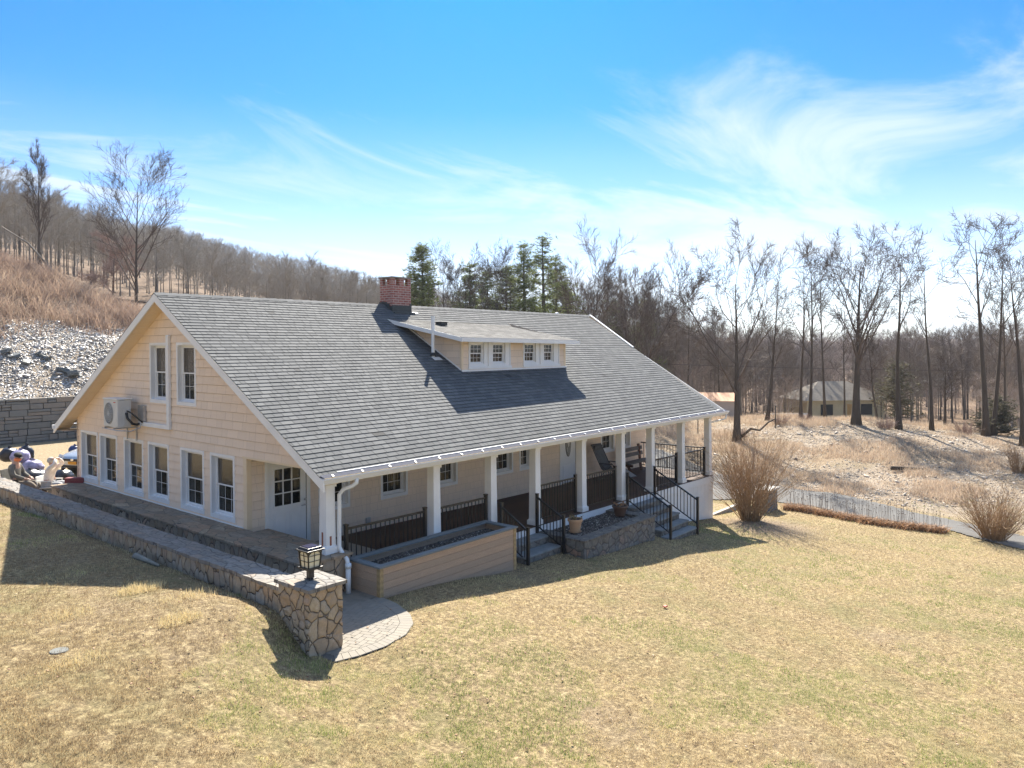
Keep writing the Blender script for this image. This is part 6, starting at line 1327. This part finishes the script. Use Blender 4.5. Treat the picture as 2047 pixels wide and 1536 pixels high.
J2=dict(pel=((0,0,.44),(.16,.13)),sp=((.04,0,.62),(.16,.12)),ch=((.12,0,.84),(.18,.12)),nk=((.14,0,1.0),.06),hd=((.12,0,1.08),(.085,.075)),hd2=((.13,0,1.20),(.095,.088)),
 shL=((.13,.19,.92),.06),elL=((.34,.24,1.06),.05),wrL=((.30,.10,1.22),.036),pmL=((.24,.06,1.25),(.04,.022)),shR=((.13,-.19,.92),.06),elR=((.38,-.24,1.10),.05),wrR=((.30,-.10,1.22),.036),pmR=((.22,-.06,1.25),(.04,.022)),
 hpL=((.06,.10,.42),.1),knL=((.48,.14,.46),.07),anL=((.52,.15,.06),.045),toL=((.68,.16,.03),.035),hpR=((.06,-.10,.42),.1),knR=((.50,-.14,.46),.07),anR=((.60,-.15,.06),.045),toR=((.76,-.16,.03),.035))
person('person in white sweatshirt with grey hair sitting with both hands raised to the head',M2,J2,WHC,JEANS,GHAIR,dict(face=(.9,0,-.4)))
def chairobj(name,label,M,m,fm,bh=.92):
    o=empty(name,tuple(M.translation)); tag(o,label,'chair'); T=lambda mb:setattr(mb,'v',[tuple(M@Vector(v)) for v in mb.v]) or mb
    b=MB(); b.hexa([(-.22,-.25,.37),(.26,-.25,.40),(.26,.25,.40),(-.22,.25,.37)],[(-.22,-.25,.40),(.26,-.25,.43),(.26,.25,.43),(-.22,.25,.40)]); T(b).build('seat',m,o,bevel=.01)
    b=MB(); b.hexa([(-.25,-.24,.40),(-.21,-.24,.40),(-.21,.24,.40),(-.25,.24,.40)],[(-.25-.2*(bh-.4),-.22,bh),(-.22-.2*(bh-.4),-.22,bh),(-.22-.2*(bh-.4),.22,bh),(-.25-.2*(bh-.4),.22,bh)]); T(b).build('backrest',m,o,bevel=.012)
    for sx in (-.22,.24):
        for sy in (-.23,.23): b=MB(); b.tube([(sx,sy,.39),(sx*1.15,sy*1.1,-.02)],.018,7); T(b).build('leg',fm,o)
    for sy in (-.27,.27): b=MB(); b.box(-.26,.24,sy-.025,sy+.025,.60,.625); b.tube([(.22,sy,.6),(.24,sy*.9,.40)],.015,6); T(b).build('armrest',fm,o)
    return o
chairobj('camp_chair','dark folding chair under the seated person in the black cap',M1@Matrix.Translation((-.02,0,-.03)),GREYC,BLACKM)
chairobj('plastic_chair','white plastic garden chair under the person in the white sweatshirt',M2@Matrix.Translation((.06,0,-.04)),PLCH,PLCH,.74)
chairobj('camp_chair','empty tan folding chair at the very left edge',frame(-2,23.4,g0,1.2),M_plain('tan_canvas',(.40,.32,.22),.9),GALV)
def bag(label,X,D,z,s,m,seed,sq=1.):
    x,y=P(X,D); b=MB(); b.sph((0,0,0),s,s*.85,s*.8*sq,22,16); rs=random.Random(seed)
    nv=[]
    for v in b.v:
        k=1+.28*(float(n3(v[0]+seed,v[1],v[2],5/s*.35,seed)))+.12*float(n3(v[0],v[1]+seed,v[2],9/s*.35,seed+2)); nv.append((x+v[0]*k,y+v[1]*k,z+s*.7*sq+v[2]*k))
    b.v=nv; o=b.build('rubbish_bag',m,None,smooth=True); b2=MB(); b2.tube([(x,y,z+s*1.4*sq),(x+.03,y,z+s*1.62*sq)],[.05,.07],8); b2.build('bag_knot',m,o,smooth=True); tag(o,label,'bag')
bag('black bag topmost of the pile behind the capped person',16,24.6,.30,.30,BAGB,1); bag('pale blue and white bag beside the cap of the seated person',38,24.4,.25,.30,BAGP,2)
bag('upright black bag standing at the back of the pile',50,24.9,.10,.24,BAGB,3,1.9); bag('purplish shiny bag in the middle of the pile',62,24.4,-.15,.34,BAGP,4); bag('large black bag in front of the purplish one',56,23.8,-.50,.42,BAGB,5)
bag('black bag between the two seated people',70,24.0,-.45,.36,BAGB,6); bag('grey-black bag right of the person in white',122,23.9,-.52,.36,BAGB,7,1.2)
bag('low black bag at the left end of the pile',30,24.2,-.52,.4,BAGB,8); bag('blue bag near the car under the eave',147,29,-.1,.22,M_plain('blue_bag',(.03,.05,.16),.4,.3,5,bump=.6),9)
x,y=P(148,22.2); b=MB(); b.box(-.28,.28,-.10,.10,0,.09); b.box(-.28,.28,-.10,.10,.0901,.16); o=b.build('maroon_board',MAROON,None,bevel=.006); o.location=(x,y,.01-.02); o.rotation_euler=(0,0,ang); tag(o,'maroon boards lying at the back end of the terrace ledge','boards')
x,y=P(128,22.5); mb=rough_box(-.22,.22,-.15,.15,0,.12,.06,.02,7); o=mb.build('paper_heap',M_plain('pale_paper',(.5,.5,.5),.8,.4,14),None); o.location=(x,y,-.35); tag(o,'pale crumpled heap beside the person in white','rubbish')
# ---------------------------------------------------------------- car
rear=np.array([.91,.41]); cx_,cy_=P(143,26.2); zc=g1(cx_,cy_)
CM=Matrix.Translation((cx_,cy_,zc))@Matrix.Rotation(math.atan2(rear[1],rear[0]),4,'Z')   # local +x runs from bonnet to boot
car=empty('parked_car',(cx_,cy_,zc)); tag(car,'silver saloon car with an amber number plate parked behind the house','car')
TC=lambda mb:setattr(mb,'v',[tuple(CM@Vector(v)) for v in mb.v]) or mb
st=[ # x, half width, z bottom, belt z, top z, top half width
(0.00,.55,.30,.50,.58,.50),(.06,.72,.24,.55,.68,.62),(.22,.82,.20,.60,.74,.70),(.6,.86,.18,.66,.82,.74),(1.05,.87,.18,.74,.90,.74),(1.25,.87,.18,.84,.98,.72),(1.75,.87,.18,.90,1.32,.60),(2.2,.87,.18,.92,1.42,.57),(2.9,.87,.18,.92,1.40,.57),(3.5,.87,.18,.92,1.18,.60),(3.8,.85,.2,.92,1.0,.68),(4.3,.80,.24,.85,.95,.66),(4.42,.7,.3,.6,.9,.6)]
def sec(x,w,zb,zbelt,zt,wt):
    return [(x,-w*.92,zb),(x,-w,zb+.12),(x,-w,zbelt-.1),(x,-w*.97,zbelt),(x,-wt,zt-.02),(x,-wt*.6,zt),(x,0,zt+.01),(x,wt*.6,zt),(x,wt,zt-.02),(x,w*.97,zbelt),(x,w,zbelt-.1),(x,w,zb+.12),(x,w*.92,zb)]
b=MB(); n=13
for s in st: b.v+=sec(*s)
for i in range(len(st)-1):
    for k in range(n): b.f.append((i*n+k,(i+1)*n+k,(i+1)*n+(k+1)%n,i*n+(k+1)%n)); b.t.append(0)
b.f.append(tuple(range(n))[::-1]); b.f.append(tuple((len(st)-1)*n+k for k in range(n))); b.t+=[0,0]
o=TC(b).build('body',CARP,car,smooth=True); s=o.modifiers.new('Sub','SUBSURF'); s.levels=2; s.render_levels=2
b=MB(); 
for sg in (-1,1): b.add([(1.45,sg*.80,.93),(3.5,sg*.80,.93),(3.15,sg*.60,1.36),(1.95,sg*.60,1.36)],[(0,1,2,3)])
b.add([(1.22,-.66,.97),(1.22,.66,.97),(1.82,.56,1.38),(1.82,-.56,1.38)],[(0,1,2,3)]); TC(b).build('windscreen',M_plain('car_glass',(.02,.025,.03),.05,.05,2,spec=.9),car)
b=MB(); b.box(-.03,.06,-.40,.40,.52,.60); TC(b).build('grille',BLKPL,car,bevel=.015)
b=MB(); b.lathe([(.001,0),(.06,0),(.055,.015),(.001,.018)],(0,0,0),14); b.v=[(-.035-v[2],v[0]*1.1,.565+v[1]*.8) for v in b.v]; TC(b).build('badge',CHROME,car)
b=MB(); b.box(-.045,-.02,-.18,.18,.40,.505); TC(b).build('number_plate',PLATE,car,bevel=.004)
b=MB(); b.box(-.02,.08,-.52,.52,.27,.37); TC(b).build('lower_intake',BLKPL,car,bevel=.02)
for sg in (-1,1):
    b=MB(); b.hexa([(.03,sg*.44,.58),(.20,sg*.77,.60),(.26,sg*.78,.70),(.08,sg*.48,.68)],[(-.01,sg*.44,.58),(.13,sg*.80,.60),(.20,sg*.80,.72),(.05,sg*.46,.70)]); TC(b).build('headlight',HEADL,car)
    for xx in (.85,3.55):
        b=MB(); N=24; b.tube([(xx,sg*.70,.31),(xx,sg*.89,.31)],.31,N); w=TC(b).build('wheel',RUBBER,car); b=MB(); b.tube([(xx,sg*.80,.31),(xx,sg*.90,.31)],.19,16); TC(b).build('rim',CHROME,w)
    b=MB(); b.sph((1.5,sg*.95,.98),.10,.06,.07); TC(b).build('wing_mirror',CARP,car,smooth=True)
# ---------------------------------------------------------------- light, sky, camera
SUN=Vector((.81,.69,1.0)).normalized(); el=math.asin(SUN.z); az=math.atan2(SUN.y,SUN.x)
L=bpy.data.lights.new('sun','SUN'); L.energy=4.9; L.angle=rad(.53); L.color=(1,.93,.81); lo=bpy.data.objects.new('sun',L); COL.objects.link(lo); lo.rotation_euler=(-SUN).to_track_quat('-Z','Y').to_euler(); lo.location=SUN*60
w=bpy.data.worlds.new('World'); scene.world=w; w.use_nodes=True; nt=w.node_tree; nn=nt.nodes; ll=nt.links; bg=nn['Background']
sk=nn.new('ShaderNodeTexSky'); sk.sky_type='NISHITA'; sk.sun_disc=False; sk.sun_elevation=el; sk.sun_rotation=math.pi/2-az; sk.altitude=100; sk.air_density=1.0; sk.dust_density=.35; sk.ozone_density=3.0
hs=nn.new('ShaderNodeHueSaturation'); hs.inputs['Saturation'].default_value=.95; hs.inputs['Value'].default_value=1.0; hs.inputs['Hue'].default_value=.5; ll.new(sk.outputs[0],hs.inputs['Color'])
tc=nn.new('ShaderNodeTexCoord'); sp_=nn.new('ShaderNodeSeparateXYZ'); ll.new(tc.outputs['Generated'],sp_.inputs[0])
def wm(op,a,b=0.,c=None,clamp=False):
    q=nn.new('ShaderNodeMath'); q.operation=op; q.use_clamp=clamp
    for i,v in enumerate((a,b,c)):
        if v is None: continue
        if hasattr(v,'is_output'): ll.new(v,q.inputs[i])
        else: q.inputs[i].default_value=v
    return q.outputs[0]
CLX,CLY=3.3,7.7
# cirrus on a high layer: direction projected to a plane overhead
zz=wm('MAXIMUM',sp_.outputs[2],.02); zz=wm('ADD',zz,.06); uu=wm('DIVIDE',sp_.outputs[0],zz); vv=wm('DIVIDE',sp_.outputs[1],zz); cb=nn.new('ShaderNodeCombineXYZ'); ll.new(uu,cb.inputs[0]); ll.new(vv,cb.inputs[1])
mp=nn.new('ShaderNodeMapping'); mp.inputs['Rotation'].default_value=(0,0,rad(38)); mp.inputs['Scale'].default_value=(.32,.75,1); mp.inputs['Location'].default_value=(CLX,CLY,0); ll.new(cb.outputs[0],mp.inputs[0])
def wn(vec,s,d,r,di): q=nn.new('ShaderNodeTexNoise'); ll.new(vec,q.inputs['Vector']); q.inputs['Scale'].default_value=s; q.inputs['Detail'].default_value=d; q.inputs['Roughness'].default_value=r; q.inputs['Distortion'].default_value=di; return q.outputs['Fac']
a1=wn(mp.outputs[0],1.1,9,.62,.9); a2=wn(mp.outputs[0],.45,3,.5,.3); mr=nn.new('ShaderNodeMapRange'); eb=nn.new('ShaderNodeMapRange'); ll.new(sp_.outputs[2],eb.inputs[0]); eb.inputs[1].default_value=.20; eb.inputs[2].default_value=.38; eb.inputs[3].default_value=.05; eb.inputs[4].default_value=-.06
ll.new(wm('ADD',eb.outputs[0],wm('ADD',wm('MULTIPLY',a1,.6),wm('MULTIPLY',a2,.4))),mr.inputs[0]); mr.inputs[1].default_value=.488; mr.inputs[2].default_value=.62; mr.interpolation_type='SMOOTHSTEP'
cl=wm('MULTIPLY',mr.outputs[0],.75); 
# pale air towards the horizon
hz=nn.new('ShaderNodeMapRange'); ll.new(sp_.outputs[2],hz.inputs[0]); hz.inputs[1].default_value=.34; hz.inputs[2].default_value=.0; hz.interpolation_type='SMOOTHSTEP'
fac=wm('MAXIMUM',cl,wm('MULTIPLY',hz.outputs[0],.35))
mx=nn.new('ShaderNodeMix'); mx.data_type='RGBA'; ll.new(fac,mx.inputs[0]); tr_=nn.new('ShaderNodeValToRGB'); ll.new(sp_.outputs[2],tr_.inputs[0]); cr=tr_.color_ramp; cr.elements[0].position=0; cr.elements[0].color=(.46,.49,.52,1); cr.elements[1].position=1; cr.elements[1].color=(1.0,.93,.84,1)
for p_,c_ in ((.08,(.37,.40,.49,1)),(.20,(.13,.275,.43,1)),(.30,(.03,.225,.42,1)),(.47,(.0,.21,.40,1)),(.58,(.35,.5,.6,1)),(.68,(1,.93,.84,1))): e_=cr.elements.new(p_); e_.color=c_
mt_=nn.new('ShaderNodeMix'); mt_.data_type='RGBA'; mt_.blend_type='MULTIPLY'; mt_.inputs[0].default_value=1; ll.new(hs.outputs[0],mt_.inputs[6]); ll.new(tr_.outputs[0],mt_.inputs[7]); ll.new(mt_.outputs[2],mx.inputs[6]); mx.inputs[7].default_value=(2.3,2.55,2.8,1)
ll.new(mx.outputs[2],bg.inputs[0]); bg.inputs[1].default_value=.13
cam=bpy.data.cameras.new('camera'); co=bpy.data.objects.new('camera',cam); COL.objects.link(co); scene.camera=co; co.location=CAM
fw=Vector(FH*math.cos(PI_)+np.array([0,0,-math.sin(PI_)])); r0=Vector(R0); u0=r0.cross(fw); r=r0*math.cos(RO)+u0*math.sin(RO); u=r.cross(fw)
co.rotation_euler=Matrix((r,u,-fw)).transposed().to_euler(); cam.sensor_width=36; cam.lens=F0/2047*36; cam.shift_y=(713.9-768)/2047; cam.clip_start=.1; cam.clip_end=6000
vs=scene.view_settings; vs.view_transform='Standard'; vs.look='None'; vs.exposure=1.64; vs.gamma=1
scene.cycles.max_bounces=6; scene.cycles.transparent_max_bounces=8; scene.cycles.use_denoising=True; scene.cycles.caustics_reflective=False; scene.cycles.caustics_refractive=False
for nm,lb,ct in (('grass','short dormant tan and green lawn grass','grass'),('dry_grass_tussocks','small pale tussocks of longer grass in the left lawn','grass'),('fallen_leaves','scattered dead leaves over the lawn','leaves'),('slate_rubble','grey slate rubble covering the bank above the retaining wall','rubble'),('berm_rubble','loose grey rubble on the berm beyond the drive','rubble'),('dry_weeds','dry tan weeds over the berm','weeds'),('dry_brush','tall dry reddish brush covering the top of the bank','brush'),('russet_border_leaves','russet dead foliage along the edge of the drive','plants'),('dried_seed_heads','row of grey dried seed heads along the drive','plants')):
    if nm in bpy.data.objects: tag(bpy.data.objects[nm],lb,ct)
# ---------------------------------------------------------------- air
hm=bpy.data.materials.new('air'); hm.use_nodes=True; hn=hm.node_tree.nodes; hn.remove(hn['Principled BSDF']); pv=hn.new('ShaderNodeVolumePrincipled'); pv.inputs['Color'].default_value=(.80,.88,1,1); pv.inputs['Density'].default_value=HAZE; pv.inputs['Anisotropy'].default_value=.3; hm.node_tree.links.new(pv.outputs[0],hn['Material Output'].inputs['Volume'])
hb=MB(); hb.box(-1700,1750,-1700,1750,-40,88); ho=hb.build('haze',hm,None); tag(ho,kind='stuff')
bpy.context.view_layer.update()
